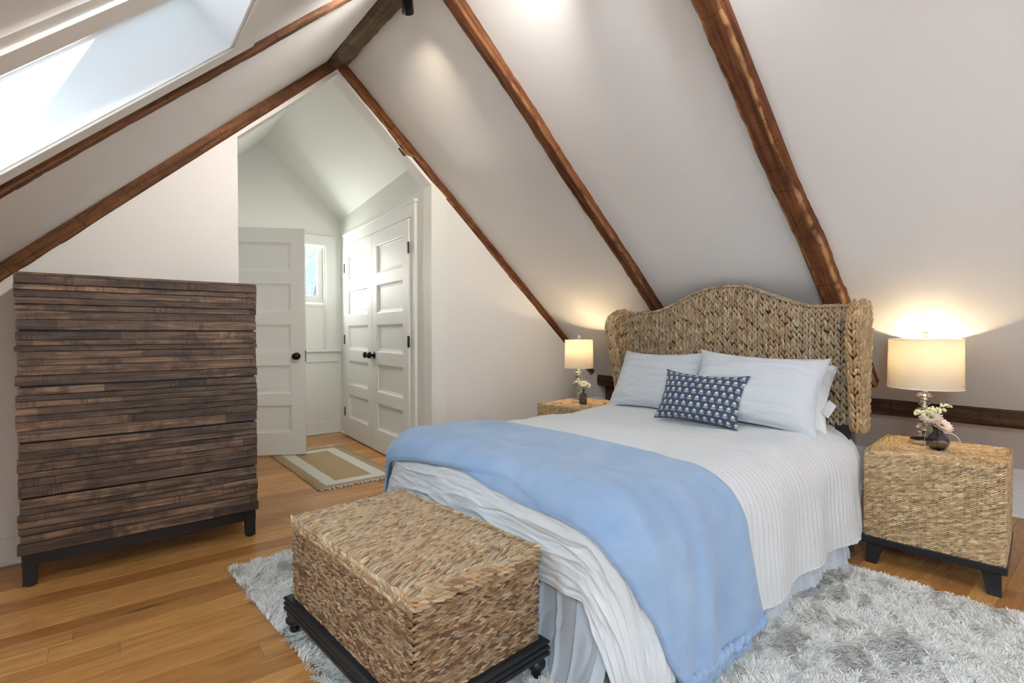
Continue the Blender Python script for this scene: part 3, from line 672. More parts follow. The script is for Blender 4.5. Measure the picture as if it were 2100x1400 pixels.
for zz in (ZL_ + .008, ZL_ + .021, ZL_ + .033):
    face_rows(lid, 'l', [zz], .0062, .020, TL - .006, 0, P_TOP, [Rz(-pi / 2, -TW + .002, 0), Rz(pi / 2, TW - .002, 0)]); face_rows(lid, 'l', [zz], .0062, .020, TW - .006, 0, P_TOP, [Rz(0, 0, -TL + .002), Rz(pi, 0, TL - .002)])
ny = int(2 * TL / .0098)
for i in range(ny):
    y = -TL + .010 + i * (2 * TL - .02) / (ny - 1); xs = np.linspace(-TW - .001, TW + .001, 20); P = np.stack([xs, y + .002 * vnoise(xs * 12, i, 2), ZT_ - .008 - .010 * (np.abs(xs) / TW) ** 14], -1)
    N = np.stack([np.sign(xs) * (np.abs(xs) / TW) ** 12, 0 * xs, np.ones(20)], -1)
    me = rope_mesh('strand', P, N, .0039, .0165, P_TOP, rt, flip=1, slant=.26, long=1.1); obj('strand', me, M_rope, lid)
def ring_profile(hw, hl, prof):          # rectangular moulding: profile (outset, z)
    v = []; f = []
    for o_, z in prof: v += [(-hw - o_, -hl - o_, z), (hw + o_, -hl - o_, z), (hw + o_, hl + o_, z), (-hw - o_, hl + o_, z)]
    n = len(prof)
    for i in range(n - 1):
        for j in range(4): f.append((i * 4 + j, i * 4 + (j + 1) % 4, i * 4 + 4 + (j + 1) % 4, i * 4 + 4 + j))
    f += [(3, 2, 1, 0), tuple(range((n - 1) * 4, n * 4))]; return v, f
prof = [(-.02, .066), (.014, .067), (.020, .072), (.021, .082), (.018, .086), (.011, .088), (.011, .090), (.019, .092), (.021, .096), (.020, .105), (.016, .108), (.010, .109), (.010, .111), (.018, .113), (.021, .117), (.020, .124), (.014, .129), (-.03, .130)]
prof = [(o_, .130 - (.130 - z) * .84) for o_, z in prof]
pl_ = MB(); pl_.add(*ring_profile(TW, TL, prof)); pl_.build('plinth', M_black, tk)
for sx in (-1, 1):
    for sy in (-1, 1):
        MB().lathe([(.010, .011), (.015, .013), (.016, .022), (.011, .029), (.020, .036), (.028, .046), (.029, .055), (.022, .064), (.018, .068), (.025, .072), (.025, .078)], (sx * (TW - .005), sy * (TL - .012), 0), 24).build('foot', M_black, tk, True)

# ------------------------------------------------------------------ nightstands
NW, ND, NZ0, NZ1 = .238, .53, .125, .512     # half width, depth, body bottom, top
def make_nightstand():
    r = empty('nightstand'); rn = np.random.default_rng(8); rr = .0039; step = .0088
    body = MB().box((.010, -NW + .010, NZ0), (ND - .010, NW - .010, NZ1 - .010)).build('body', M_ropeback, r)
    zs = np.arange(NZ0 + .004, NZ1 - .004, step)
    for i, z in enumerate(zs):
        for half, place in ((NW, ((-pi / 2, .004, 0), (pi / 2, ND - .004, 0))), (ND / 2, ((0, ND / 2, -NW + .004), (pi, ND / 2, NW - .004)))):
            xs = np.linspace(-half + .006, half - .006, 22); u = xs / half
            sag = .018 * np.sin((z - NZ0) / (NZ1 - NZ0) * pi) * (-(u * .7) - .35 * np.sin(u * 2.4))
            P = np.stack([xs, -.001 + .004 * np.abs(u) ** 10, np.clip(z + sag * (1 if half == NW else .4), NZ0 + .003, NZ1 - .003)], -1)
            N = np.stack([np.sign(u) * np.abs(u) ** 10, -np.ones(22), 0 * xs], -1)
            me = rope_mesh('strand', P, N, rr, .0125, P_NIGHT, rn, slant=.5, flip=1, long=1.15); me.materials.append(M_rope)
            for a, x, y in place: obj('strand', me, None, body, Rz(a, x, y))
    k = 0; cx_, hx, hy = ND / 2, ND / 2 - .004, NW - .004      # top: concentric coils
    while True:
        f_ = k * step
        ax_, ay_ = hx - f_, hy - f_
        if ay_ < .012: break
        th = np.linspace(0, 2 * pi, 64); e = 2 + 6 * max(0, 1 - k / 10)
        cx2 = np.sign(np.cos(th)) * np.abs(np.cos(th)) ** (2 / e); cy2 = np.sign(np.sin(th)) * np.abs(np.sin(th)) ** (2 / e)
        P = np.stack([cx_ + ax_ * cx2, ay_ * cy2, np.full(64, NZ1 - .004 - (.006 if k == 0 else 0))], -1); N = np.tile((0, 0, 1.), (64, 1))
        me = rope_mesh('strand', P, N, rr, .0125, P_NIGHT, rn, slant=.45, long=1.15); me.materials.append(M_rope); tag(obj('strand', me, None, body), None); k += 1
    MB().box((-.004, -NW - .004, NZ0 - .032), (ND + .004, NW + .004, NZ0), .003).build('plinth', M_black, r)
    for x, sx in ((.04, -1), (ND - .04, 1)):
        for y, sy in ((-NW + .045, -1), (NW - .045, 1)):
            zt, zb = NZ0 - .032, .0; a = .030; c = .021; v = []
            for z, q, ox, oy in ((zb, c, sx * .012, sy * .012), (zt, a, 0, 0)):
                v += [(x + ox - q, y + oy - q, z), (x + ox + q, y + oy - q, z), (x + ox + q, y + oy + q, z), (x + ox - q, y + oy + q, z)]
            MB().add(v, [(3, 2, 1, 0), (4, 5, 6, 7), (0, 1, 5, 4), (1, 2, 6, 5), (2, 3, 7, 6), (3, 0, 4, 7)]).build('leg', M_black, r)
    return r
n1 = make_nightstand(); n1.location = (2.735, .568, 0); n1.rotation_euler.z = math.radians(5)
tag(n1, 'square rope-wrapped nightstand on short black legs, right of the bed', 'nightstand', 'rope nightstands')
n2 = copy_tree(n1); n2.location = (2.60, 2.665, 0); n2.rotation_euler.z = math.radians(6)
n2['label'] = 'rope-wrapped nightstand by the gable wall, mostly hidden behind the bed'
NZT = NZ1 + .003

# ------------------------------------------------------------------ lamps, vases, flowers
def lamp(loc, rad, z0, z1, rz, label, cord, rx=1.0):
    r = empty('table_lamp', loc, rz); tag(r, label, 'table lamp', 'crystal table lamps'); Z = loc[2]
    MB().lathe([(.001, 0), (.053, 0), (.054, .003), (.054, .017), (.052, .020), (.001, .021)], n=40).build('base', M_chrome, r, False)
    zt = z0 - Z + .09; MB().lathe([(.006, .02), (.006, zt)], n=12).build('stem', M_chrome, r, True)
    nb = 6; h0 = .028; h1 = z0 - Z - .018; st = (h1 - h0) / nb
    for k in range(nb):
        c = h0 + (k + .5) * st; w = .036 if k % 2 == (nb - 1) % 2 else .027; hh = st * (.36)
        o = MB().lathe([(.008, c - hh), (w * .7, c - hh * .8), (w, c - hh * .12), (w, c + hh * .12), (w * .7, c + hh * .8), (.008, c + hh)], n=10).build('crystal', M_crystal, r); tag(o, 'faceted clear crystal disc')
        MB().lathe([(.009, c + hh), (.013, c + hh + .001), (.013, c + st - hh - .001), (.009, c + st - hh)], n=16).build('collar', M_chrome, r, True)
    n = 64; prf = [(rad * .975, z1 - Z), (rad, z0 - Z)]
    v = [];
    for q, z in ((rad * .975, z1 - Z), (rad * .987, (z0 + z1) / 2 - Z), (rad, z0 - Z)):
        for k in range(n): a = 2 * pi * k / n; v.append((q * math.cos(a), q * math.sin(a), z))
    o = obj('lamp_shade', mesh('lamp_shade', v, grid_faces(3, n, True)[:, ::-1], True), M_shade, r); tag(o, 'lit ivory drum shade')
    for zz, q in ((z1 - Z, rad * .975), (z0 - Z, rad)):
        a = np.linspace(0, 2 * pi, 65); MB().tube(np.stack([q * np.cos(a), q * np.sin(a), np.full(65, zz)], -1), .0022, 6, False).build('shade_rim', M_sheet, r, True)
    b = MB()
    for k in range(3): a = 2 * pi * k / 3 + .5; b.tube([(0, 0, z1 - Z - .02), (rad * .97 * math.cos(a), rad * .97 * math.sin(a), z1 - Z - .004)], .0016, 5)
    b.build('spider', M_chrome, r); MB().lathe([(.005, zt - .03), (.014, zt - .03), (.014, zt + .01), (.005, zt + .01)], n=16).build('socket', M_chrome, r)
    zb = (z0 + z1) / 2 - Z
    MB().lathe([(.011, zt + .01), (.013, zb - .02), (.024, zb + .005), (.028, zb + .025), (.022, zb + .045), (.001, zb + .052)], n=20).build('bulb', M_bulb, r, True)
    MB().lathe([(.002, z1 - Z - .03), (.002, z1 - Z + .008)], n=8).build('rod', M_chrome, r)
    MB().lathe([(.004, z1 - Z + .004), (.009, z1 - Z + .010), (.014, z1 - Z + .022), (.011, z1 - Z + .033), (.001, z1 - Z + .038)], n=16).build('finial', M_crystal, r, True)
    MB().tube(cord, .0022, 6).build('cord', M_trim, r, True)
    for dz, e in ((.02, 1.0),):
        l = light('lamp_bulb', 'POINT', (0, 0, zb + .03), 11.0, (1, .74, .42), shadow_soft_size=.03); l.parent = r
    return r
cr = lambda *p: [p[0] + (p[1] - p[0]) * 0] if False else p
def bez(pts, n=16):
    P = np.array(pts, float); t = np.linspace(0, 1, n)[:, None]
    return (1 - t) ** 3 * P[0] + 3 * (1 - t) ** 2 * t * P[1] + 3 * (1 - t) * t * t * P[2] + t ** 3 * P[3]
lamp((3.10, .668, NZT), .148, .783, 1.018, .2, 'lit crystal table lamp with wide drum shade on the right nightstand', bez([(.05, .0, .008), (.10, -.12, .10), (.10, -.16, .02), (.16, -.14, -.12)]))
lamp((2.873, 2.747, NZT), .110, .779, .992, .0, 'lit crystal table lamp with narrower drum shade by the gable wall', bez([(.05, -.02, .008), (.12, -.10, .05), (.2, -.10, .05), (.30, -.16, -.12)]))
def daisy(mb_cols, c, nrm_, rad, n, col, cup=.25):
    V, Fc, Cc = mb_cols; nz = nrm(np.array(nrm_)); a0 = nrm(np.cross(nz, (0.3, .2, 1.))); b0 = np.cross(nz, a0)
    for lay in range(2):
        for k in range(n):
            th = 2 * pi * (k + .5 * lay) / n; d = math.cos(th) * a0 + math.sin(th) * b0; s = np.cross(nz, d); w = rad * .16; q = rad * (1 - .2 * lay); base = len(V)
            for t, ww in ((.1, .4), (.55, 1.), (.9, .8), (1., .25)):
                up = nz * (cup * q * t * t + .12 * rad * lay)
                for sg in (-1, 0, 1): V.append(np.array(c) + d * q * t + up + s * sg * w * ww - nz * (0 if sg else .05 * rad * .6)); Cc.append(col if t > .3 else (.5, .42, .2))
            for i in range(3):
                for j in range(2): p = base + i * 3 + j; Fc.append((p, p + 1, p + 4, p + 3))
def vase(loc, prof, label, glassmat, flowers_, sprigs, ribs=0):
    r = empty('bud_vase', loc); tag(r, label, 'vase', 'smoky glass bud vases')
    n = 36; v = []; inner = [(max(q - .0022, .0008), z + (.004 if i == 0 else 0)) for i, (q, z) in enumerate(prof)]
    full = prof + inner[::-1]
    for q, z in full:
        for k in range(n): a = 2 * pi * k / n; e = q * (1 + (.035 * math.cos(ribs * a) if ribs else 0)); v.append((e * math.cos(a), e * math.sin(a), z))
    f = [tuple(x) for x in grid_faces(len(full), n, True)[:, ::-1]] + [tuple(range(n - 1, -1, -1)), tuple(range((len(full) - 1) * n, len(full) * n))]
    obj('glass_body', mesh('glass_body', v, f, True), glassmat, r)
    for (c, nn, rad, cnt, col) in flowers_:
        fl = MB().tube(bez([(0, 0, .012), (0, 0, prof[-1][1]), (c[0] * .5, c[1] * .5, c[2] * .8), tuple(np.array(c) - np.array(nn) * .004)], 10), .0016, 6).build('stem', M_stem, r, True)
        D = ([], [], []); daisy(D, c, nn, rad, cnt, col); obj('blossom', mesh('blossom', np.array(D[0]), D[1], True, col=np.array(D[2])), M_petal, fl)
        MB().lathe([(.001, 0), (rad * .3, .001), (rad * .2, rad * .12), (.001, rad * .15)], n=12).build('flower_heart', M_stem, fl, True, Matrix.Translation(c) @ Vector(nn).to_track_quat('Z', 'Y').to_matrix().to_4x4())
    rng = random.Random(int(loc[0] * 1000))
    for (c, rad, cnt) in sprigs:
        b = MB().tube(bez([(0, 0, .012), (0, 0, prof[-1][1]), (c[0] * .5, c[1] * .5, c[2] * .8), c], 10), .001, 5); V = []; Fc = []; pos = []; 
        for k in range(cnt):
            a = rng.uniform(0, 2 * pi); q = rad * math.sqrt(rng.random()); p = (c[0] + q * math.cos(a), c[1] + q * math.sin(a), c[2] + rng.uniform(.0, .5) * rad + rad * .2); b.tube([c, p], .0005, 4); pos.append(p)
        sp = b.build('stem', M_stem, r, True)
        pos = np.array(pos); N_ = len(pos); ax = np.tile(np.eye(3), (N_, 1, 1)); sz = np.tile((rad * .17,) * 3, (N_, 1)) * (1 + .2 * RNG.standard_normal((N_, 1)))
        tag(obj('florets', scatter('florets', pos, ax, sz, np.tile((.78, .76, .5), (N_, 1))), M_petal, sp), kind='stuff')
    return r
vase((2.985, .592, NZT), [(.020, 0), (.030, .006), (.040, .024), (.042, .036), (.036, .054), (.022, .074), (.017, .084), (.019, .094), (.024, .102)], 'round smoky glass bud vase with two pale pink daisies on the right nightstand', M_smoke,
     [((-.025, .020, .142), (-.55, -.1, .8), .044, 15, (.85, .66, .58)), ((.004, -.010, .108), (-.35, -.55, .75), .046, 16, (.86, .68, .60))],
     [((-.03, .045, .150), .034, 34), ((.005, .01, .165), .034, 34), ((.03, -.02, .190), .024, 22)], ribs=9)
vase((2.80, 2.632, NZT), [(.026, 0), (.028, .004), (.028, .07), (.026, .076), (.012, .084), (.010, .09), (.010, .108), (.013, .112)], 'small straight smoky glass bottle vase with cream flowers by the gable wall', M_smoke,
     [((.004, -.004, .150), (-.6, -.3, .7), .032, 12, (.84, .78, .56)), ((.025, -.02, .140), (-.3, -.6, .6), .026, 11, (.84, .78, .58))], [((-.03, .03, .150), .03, 30)])

# ------------------------------------------------------------------ headboard
hb = empty('headboard', (0, 0, 0)); tag(hb, 'arched winged headboard plaited from tan seagrass', 'headboard')
HX = 2.755; HY0, HY1 = .845, 2.185; hm = (HY0 + HY1) / 2; rh = np.random.default_rng(4)
def htop(y):
    u = np.clip(np.abs((y - hm) / ((HY1 - HY0) / 2)), 0, 1); s = np.clip((u - .06) / .70, 0, 1); s = s * s * (3 - 2 * s); return 1.318 - .130 * s - .006 * u
ysl = np.linspace(HY0 - .01, HY1 + .01, 40)
MB().prism([(HY0 - .01, .60)] + [(HY1 + .01, .60)] + [(y, float(htop(y)) - .012) for y in ysl[::-1]], 0, HX + .014, HX + .055).build('core_panel', M_ropeback, hb)
ncol = 47; cw_ = (HY1 - HY0) / ncol
pf = obj('front_weave', MB().box((HX + .01, HY0, .62), (HX + .02, HY1, .7)).mesh('front_weave'), M_ropeback, hb)
for k in range(ncol):
    y = HY0 + (k + .5) * cw_; zt = float(htop(y)) - .012; zz = np.linspace(.605, zt, 20)
    P = np.stack([HX + .004 + .014 * np.clip((zz - zt + .02) / .02, 0, 1), np.full(20, y), zz], -1); N = np.tile((-1, 0, 0), (20, 1)); N = N + np.stack([0 * zz, 0 * zz, np.clip((zz - zt + .03) / .03, 0, 1)], -1)
    obj('plait', braid_mesh('plait', P, N, cw_ * 1.08, .0285, P_HEAD, rh), M_rope, pf)
te = obj('top_edge', MB().box((HX + .02, hm - .2, 1.27), (HX + .04, hm + .2, 1.28)).mesh('top_edge'), M_ropeback, hb)
for j, dx in enumerate((.016, .040)):
    P = np.stack([np.full(40, HX + dx), ysl, htop(ysl) - .004], -1); N = np.tile((-.3 + .6 * j, 0, 1), (40, 1)); obj('plait', braid_mesh('plait', P, N, .03, .028, P_HEAD, rh), M_rope, te)
def wing(side):
    s = -1 if side == 'R' else 1; y_in = HY0 + .012 if s < 0 else HY1 - .012
    zb, zt = .595, 1.188
    w = empty('wing'); w.parent = hb
    def fwd(z):
        u = (z - zb) / (zt - zb); base = .045 + .10 * np.clip(u / .75, 0, 1) ** 1.3; return base * np.sqrt(np.clip(1 - np.clip((u - .80) / .21, 0, 1) ** 2.4, .08, 1))
    nz = 22; zz = np.linspace(zb, zt, nz); fw = fwd(zz); th = .052; flare = .10
    pts = []; nr = []
    for t in np.linspace(0, 1, 5): pts.append((HX - fw * t, y_in + s * flare * fw * t)); nr.append((-.25, -s, 0))
    for a in (30, 90, 150):
        ar = math.radians(a); cyv = y_in + s * (flare * fw + th / 2); pts.append((HX - fw - th / 2 * math.sin(ar), cyv - s * th / 2 * math.cos(ar))); nr.append((-math.sin(ar), -s * math.cos(ar), 0))
    for t in np.linspace(1, -.4, 6): pts.append((HX - fw * t, y_in + s * (flare * fw * t + th))); nr.append((-.1, s, 0))
    # core solid
    V = np.stack([np.stack([np.broadcast_to(p[0], nz) + .010 * -n_[0], np.broadcast_to(p[1], nz) - .010 * n_[1], zz], -1) for p, n_ in zip(pts, nr)], 1)
    nv = len(pts); f = [tuple(q) for q in grid_faces(nz, nv, True)] + [tuple(range(nv)), tuple(range(nz * nv - 1, (nz - 1) * nv - 1, -1))]
    obj('wing_core', mesh('wing_core', V.reshape(-1, 3), f), M_ropeback, w)
    for p, n_ in zip(pts, nr):
        P = np.stack([np.broadcast_to(p[0], nz), np.broadcast_to(p[1], nz), zz], -1); N = np.tile(n_, (nz, 1)).astype(float); N[:, 2] += np.clip((zz - zt + .05) / .05, 0, 1)
        obj('plait', braid_mesh('plait', P, N, .031, .029, [tuple(np.array(c) * (1.08, 1.0, .85)) for c in P_HEAD], rh), M_rope, w)
wing('R'); wing('L')
for y in (HY0 + .03, HY1 - .09): 
    o = MB().box((HX + .0, y, 0), (HX + .03, y + .06, .62), .002).build('leg', M_black, hb); tag(o, 'black headboard post')
    MB().box((HX + .034, y - .012, 0), (HX + .05, y + .0, .62)).build('strut', M_steel, hb)

# ------------------------------------------------------------------ bed
bd = empty('bed', (0, 0, 0)); tag(bd, 'bed with mattress and box spring hidden under the white quilt', 'bed')
MB().box((1.10, .88, .34), (2.745, 2.20, .545), .04).build('mattress', M_sheet, bd)
MB().box((1.10, .89, .15), (2.745, 2.19, .338), .01).build('box_spring', M_skirt, bd)
MB().box((1.09, .88, .115), (2.75, .91, .15)).box((1.09, 2.17, .115), (2.75, 2.20, .15)).box((1.09, .88, .115), (1.12, 2.2, .15)).build('frame', M_black, bd)
for x in (1.16, 2.70):
    for y in (.90, 2.13): MB().box((x - .025, y, 0.0), (x + .025, y + .05, .115)).build('leg', M_black, bd)
X0, Y0, Y1, ZT = 1.165, 1.00, 2.13, .572
def drape(x, y, off=0., rf=.12, rs=.17, flare=.09, zmin=.012):
    x = np.asarray(x, float); y = np.asarray(y, float); cx_ = np.maximum(x, X0); cy_ = np.clip(y, Y0, Y1); dx = x - cx_; dy = y - cy_
    d = np.hypot(dx, dy); dd = np.where(d < 1e-9, 1, d); ux = dx / dd; uy = dy / dd
    rs_ = np.where(uy > 0, .14, rs); r = np.where(d < 1e-9, rf, np.sqrt((rf * ux) ** 2 + (rs_ * uy) ** 2)); a = np.minimum(d / r, pi / 2); rest = np.maximum(d - r * pi / 2, 0)
    fl = flare * np.abs(uy) + np.where(uy > 0, .20, 0) * uy
    out = r * np.sin(a) + rest * fl + off * np.sin(a); z = ZT - (r * (1 - np.cos(a)) + rest * np.sqrt(1 - fl ** 2)) + off * np.cos(a)
    head = np.clip((x - 2.25) / .4, 0, 1); z = z + .030 * head * head * (3 - 2 * head) * np.clip(1 - d / .5, 0, 1)
    under = np.maximum(zmin + off - z, 0); z = np.maximum(z, zmin + off); out = out + under * .8
    return np.stack([cx_ + ux * out, cy_ + uy * out, z], -1)
def normals_of(P):
    a = np.gradient(P, axis=0); c = np.gradient(P, axis=1); n = nrm(np.cross(a, c)); return n
def sheetmesh(name, P, h, uv, thick=.006):
    n, m = P.shape[:2]; N = normals_of(P); top = P + N * h[..., None]; bot = top - N * thick
    top[..., 2] = np.maximum(top[..., 2], .014); bot[..., 2] = np.maximum(bot[..., 2], .008)
    V = np.concatenate([top.reshape(-1, 3), bot.reshape(-1, 3)]); F1 = grid_faces(n, m); F2 = F1[:, ::-1] + n * m
    idx = np.arange(n * m).reshape(n, m); rim = np.concatenate([idx[0, :], idx[1:, -1], idx[-1, -2::-1], idx[-2:0:-1, 0]]); r2 = np.roll(rim, -1)
    F3 = np.stack([rim, rim + n * m, r2 + n * m, r2], -1)
    return mesh(name, V, np.concatenate([F1, F2, F3]), True, uv=np.concatenate([uv.reshape(-1, 2)] * 2))
xs = np.concatenate([np.arange(.80, 1.24, .0036), np.arange(1.24, 2.775, .0055)]); ys = np.arange(.44, 2.66, .0125)
Xg, Yg = np.meshgrid(xs, ys, indexing='ij')
hemx = .018 * vnoise(Yg * 3, 0, 4) * np.clip((1.1 - Xg) / .3, 0, 1); hemy = .015 * vnoise(Xg * 3.2, 0, 8) * np.clip((.9 - Yg) / .45, 0, 1)
P = drape(Xg + hemx, Yg + hemy)
dE = np.hypot(np.maximum(X0 - Xg, 0), np.maximum(np.maximum(Y0 - Yg, Yg - Y1), 0))
warp = .016 * fbm(Xg * 2.4, Yg * 2.0, 1) + .006 * vnoise(Xg * 9, Yg * 7, 3)
ph = (Xg + warp) / .0285; tri = np.abs(ph - np.floor(ph) - .5) * 2
ridge = np.clip((tri - .60) / .40, 0, 1) ** 1.5 * (.75 + .5 * vnoise(Xg * 12, Yg * 5, 6))
foot = np.clip((X0 + .05 - Xg) / .12, 0, 1)
crease = np.exp(-(fbm(Xg * 13, Yg * 3.4, 21, 2) / .11) ** 2) + .7 * np.exp(-(fbm(Xg * 24, Yg * 6, 23, 2) / .12) ** 2)
h = -.0065 * foot * crease + .0085 * ridge * (1 - .55 * foot) + .004 * fbm(Xg * 6, Yg * 5, 12) + foot * (.014 * (1 - np.abs(fbm(Xg * 15, Yg * 3.2, 14, 2))) ** 3 + .006 * vnoise(Xg * 7, Yg * 3, 15))
side = np.clip((Y0 - .15 - Yg) / .25, 0, 1); h = h + side * .012 * np.sin(Xg * 17 + 2.2 * vnoise(Xg * 2, 0, 9)) + np.clip((dE - .3) / .3, 0, 1) * .012 * vnoise(Xg * 6 + Yg * 6, Yg * 3, 17)
q = obj('quilt', sheetmesh('quilt', P, h, np.stack([Xg, Yg], -1), .008), M_quilt); tag(q, 'white crinkled cotton quilt covering the bed', 'quilt')
# bed skirt below the quilt
sk = empty('bed_skirt'); tag(sk, 'pale grey bed skirt hanging to the rug below the quilt', 'bed skirt')
def skirt_panel(p0, p1, out, name, z1=.30, bot=.03, seed=0, trail=.03):
    p0 = np.array(p0, float); p1 = np.array(p1, float); L = np.linalg.norm(p1 - p0); d = (p1 - p0) / L; n = np.array(out, float)
    u = np.arange(0, L, .004); z = np.linspace(z1, .012, 40); U_, Z_ = np.meshgrid(u, z, indexing='ij'); t = (z1 - Z_) / z1
    w = .016 * t * np.sin(U_ * 21 + 2 * vnoise(U_ * 3, 0, seed)) + .016 * t * fbm(U_ * 5, Z_ * 3, seed) + trail * t ** 3
    for q in np.arange(.035, L, .085): w = w + .010 * np.exp(-((U_ - q - .012 * vnoise(Z_ * 5, q * 9, seed)) / .007) ** 2) * (.4 + .6 * abs(math.sin(q * 37)))
    w = w - .006 * np.exp(-(vnoise(U_ * 9 + Z_ * 6, Z_ * 5 - U_ * 3, seed + 4) / .10) ** 2)
    P = np.stack([p0[0] + d[0] * U_ + n[0] * (w + bot * t), p0[1] + d[1] * U_ + n[1] * (w + bot * t), Z_], -1)
    n_, m_ = P.shape[:2]; o = obj(name, mesh(name, P.reshape(-1, 3), grid_faces(n_, m_), True, uv=np.stack([U_, Z_], -1).reshape(-1, 2)), M_skirt, sk)
    so = o.modifiers.new('thick', 'SOLIDIFY'); so.thickness = .002; return o
skirt_panel((1.09, .905), (1.09, 2.2), (-1, 0), 'foot_panel', seed=2, trail=.05); skirt_panel((2.70, .868), (1.24, .868), (0, -1), 'side_panel', seed=5, bot=.035, trail=.01)
skirt_panel((1.10, 2.215), (2.70, 2.215), (0, 1), 'side_panel', seed=6, bot=.02, trail=.01)
# blue blanket
YV = [.40, .46, .54, .68, .81, .89, 1.0, 1.19, 1.59, 2.05, 2.14, 2.3, 2.5]
HEADX = [1.68, 1.68, 1.66, 1.63, 1.605, 1.59, 1.575, 1.60, 1.63, 1.58, 1.50, 1.46, 1.44]
YF_ = [.40, .58, .69, .84, .97, 1.12, 1.36, 1.63, 1.85, 2.02, 2.26, 2.5]
FOOTX = [1.235, 1.11, 1.04, 1.01, 1.015, 1.025, 1.07, 1.05, 1.03, 1.01, .97, .95]
bl = empty('blanket'); tag(bl, 'soft sky blue fleece throw folded across the foot of the bed', 'blanket')
def blanket_layer(name, y0, y1, foot, head, off, thick, amp, seed):
    v = np.arange(y0, y1, .010); u = np.linspace(0, 1, 70); U_, V_ = np.meshgrid(u, v, indexing='ij')
    fx = np.interp(V_, YF_, FOOTX); hx = np.interp(V_, YV, HEADX)
    k = np.ones(9) / 9
    fx = fx + foot(V_); hx = hx + head(V_)
    ue = U_ - .0; Xc = fx + (hx - fx) * ue
    P = drape(Xc, V_, off); N = normals_of(P); N = N if N[35, 60, 2] > 0 else -N
    hang = np.clip((1.0 - V_) / .35, 0, 1)
    h = amp * fbm(Xc * 3.5, V_ * 3, seed) + .006 * (1 - np.abs(vnoise(Xc * 6 + V_ * .8, V_ * 1.6, seed + 3))) ** 4 + hang * (.016 * np.exp(-((Xc - 1.33 - .10 * (V_ - .4)) / .035) ** 2) + .012 * np.exp(-((Xc - 1.22 - .1 * (V_ - .4)) / .03) ** 2) + .010 * np.exp(-((Xc - 1.58) / .03) ** 2) - .006 * np.exp(-((Xc - 1.44) / .05) ** 2))
    h = h + .008 * np.exp(-((Xc - fx - .05) / .03) ** 2) * (V_ > 1.0) + .005 * np.exp(-((Xc - fx - .16 - .03 * np.sin(V_ * 4)) / .04) ** 2)
    e = np.minimum(np.minimum(U_ * (hx - fx), (1 - U_) * (hx - fx)), np.minimum(V_ - y0, y1 - V_)) / .014; rnd = np.sqrt(np.clip(1 - (1 - np.clip(e, 0, 1)) ** 2, 0, 1))
    top = P + N * (h + thick * rnd)[..., None]; bot = P + N * (np.minimum(h, 0) * .5)[..., None]
    top[..., 2] = np.maximum(top[..., 2], .02)
    n, m = P.shape[:2]; Vv = np.concatenate([top.reshape(-1, 3), bot.reshape(-1, 3)]); F1 = grid_faces(n, m)[:, ::-1]
    idx = np.arange(n * m).reshape(n, m); rim = np.concatenate([idx[0, :], idx[1:, -1], idx[-1, -2::-1], idx[-2:0:-1, 0]]); r2 = np.roll(rim, -1)
    uv = np.stack([Xc, V_], -1).reshape(-1, 2)
    me = mesh(name, Vv, np.concatenate([F1, F1[:, ::-1] + n * m, np.stack([r2, r2 + n * m, rim + n * m, rim], -1)]), True, uv=np.concatenate([uv, uv]))
    obj(name, me, M_blanket, bl); return P[:, 0], N[:, 0], top[:, 0]
z0f = lambda V_: 0 * V_
blanket_layer('lower_layer', .375, 2.44, lambda V_: .01 - .05 * np.exp(-((V_ - 1.36) / .22) ** 2), lambda V_: -.07 + 0 * V_, .010, .008, .002, 3)
pe, ne, te_ = blanket_layer('upper_layer', .42, 2.46, z0f, lambda V_: 0 * V_, .020, .013, .004, 4)
rb_ = np.random.default_rng(2)
def hem(ycl, x0, x1, off, r):
    Xc = np.linspace(x0, x1, 40); P = drape(Xc, ycl + .02 * np.linspace(0, 1, 40) ** 2, off); N = np.tile((0, -1, .2), (40, 1)); me = rope_mesh('whipped_hem', P, N, r, .030, [(.40, .56, .86)], rb_, slant=.55, long=.95)
    o = obj('whipped_hem', me, M_blanket, bl)
hem(.425, 1.23, 1.685, .036, .013); hem(.378, 1.24, 1.60, .018, .011)

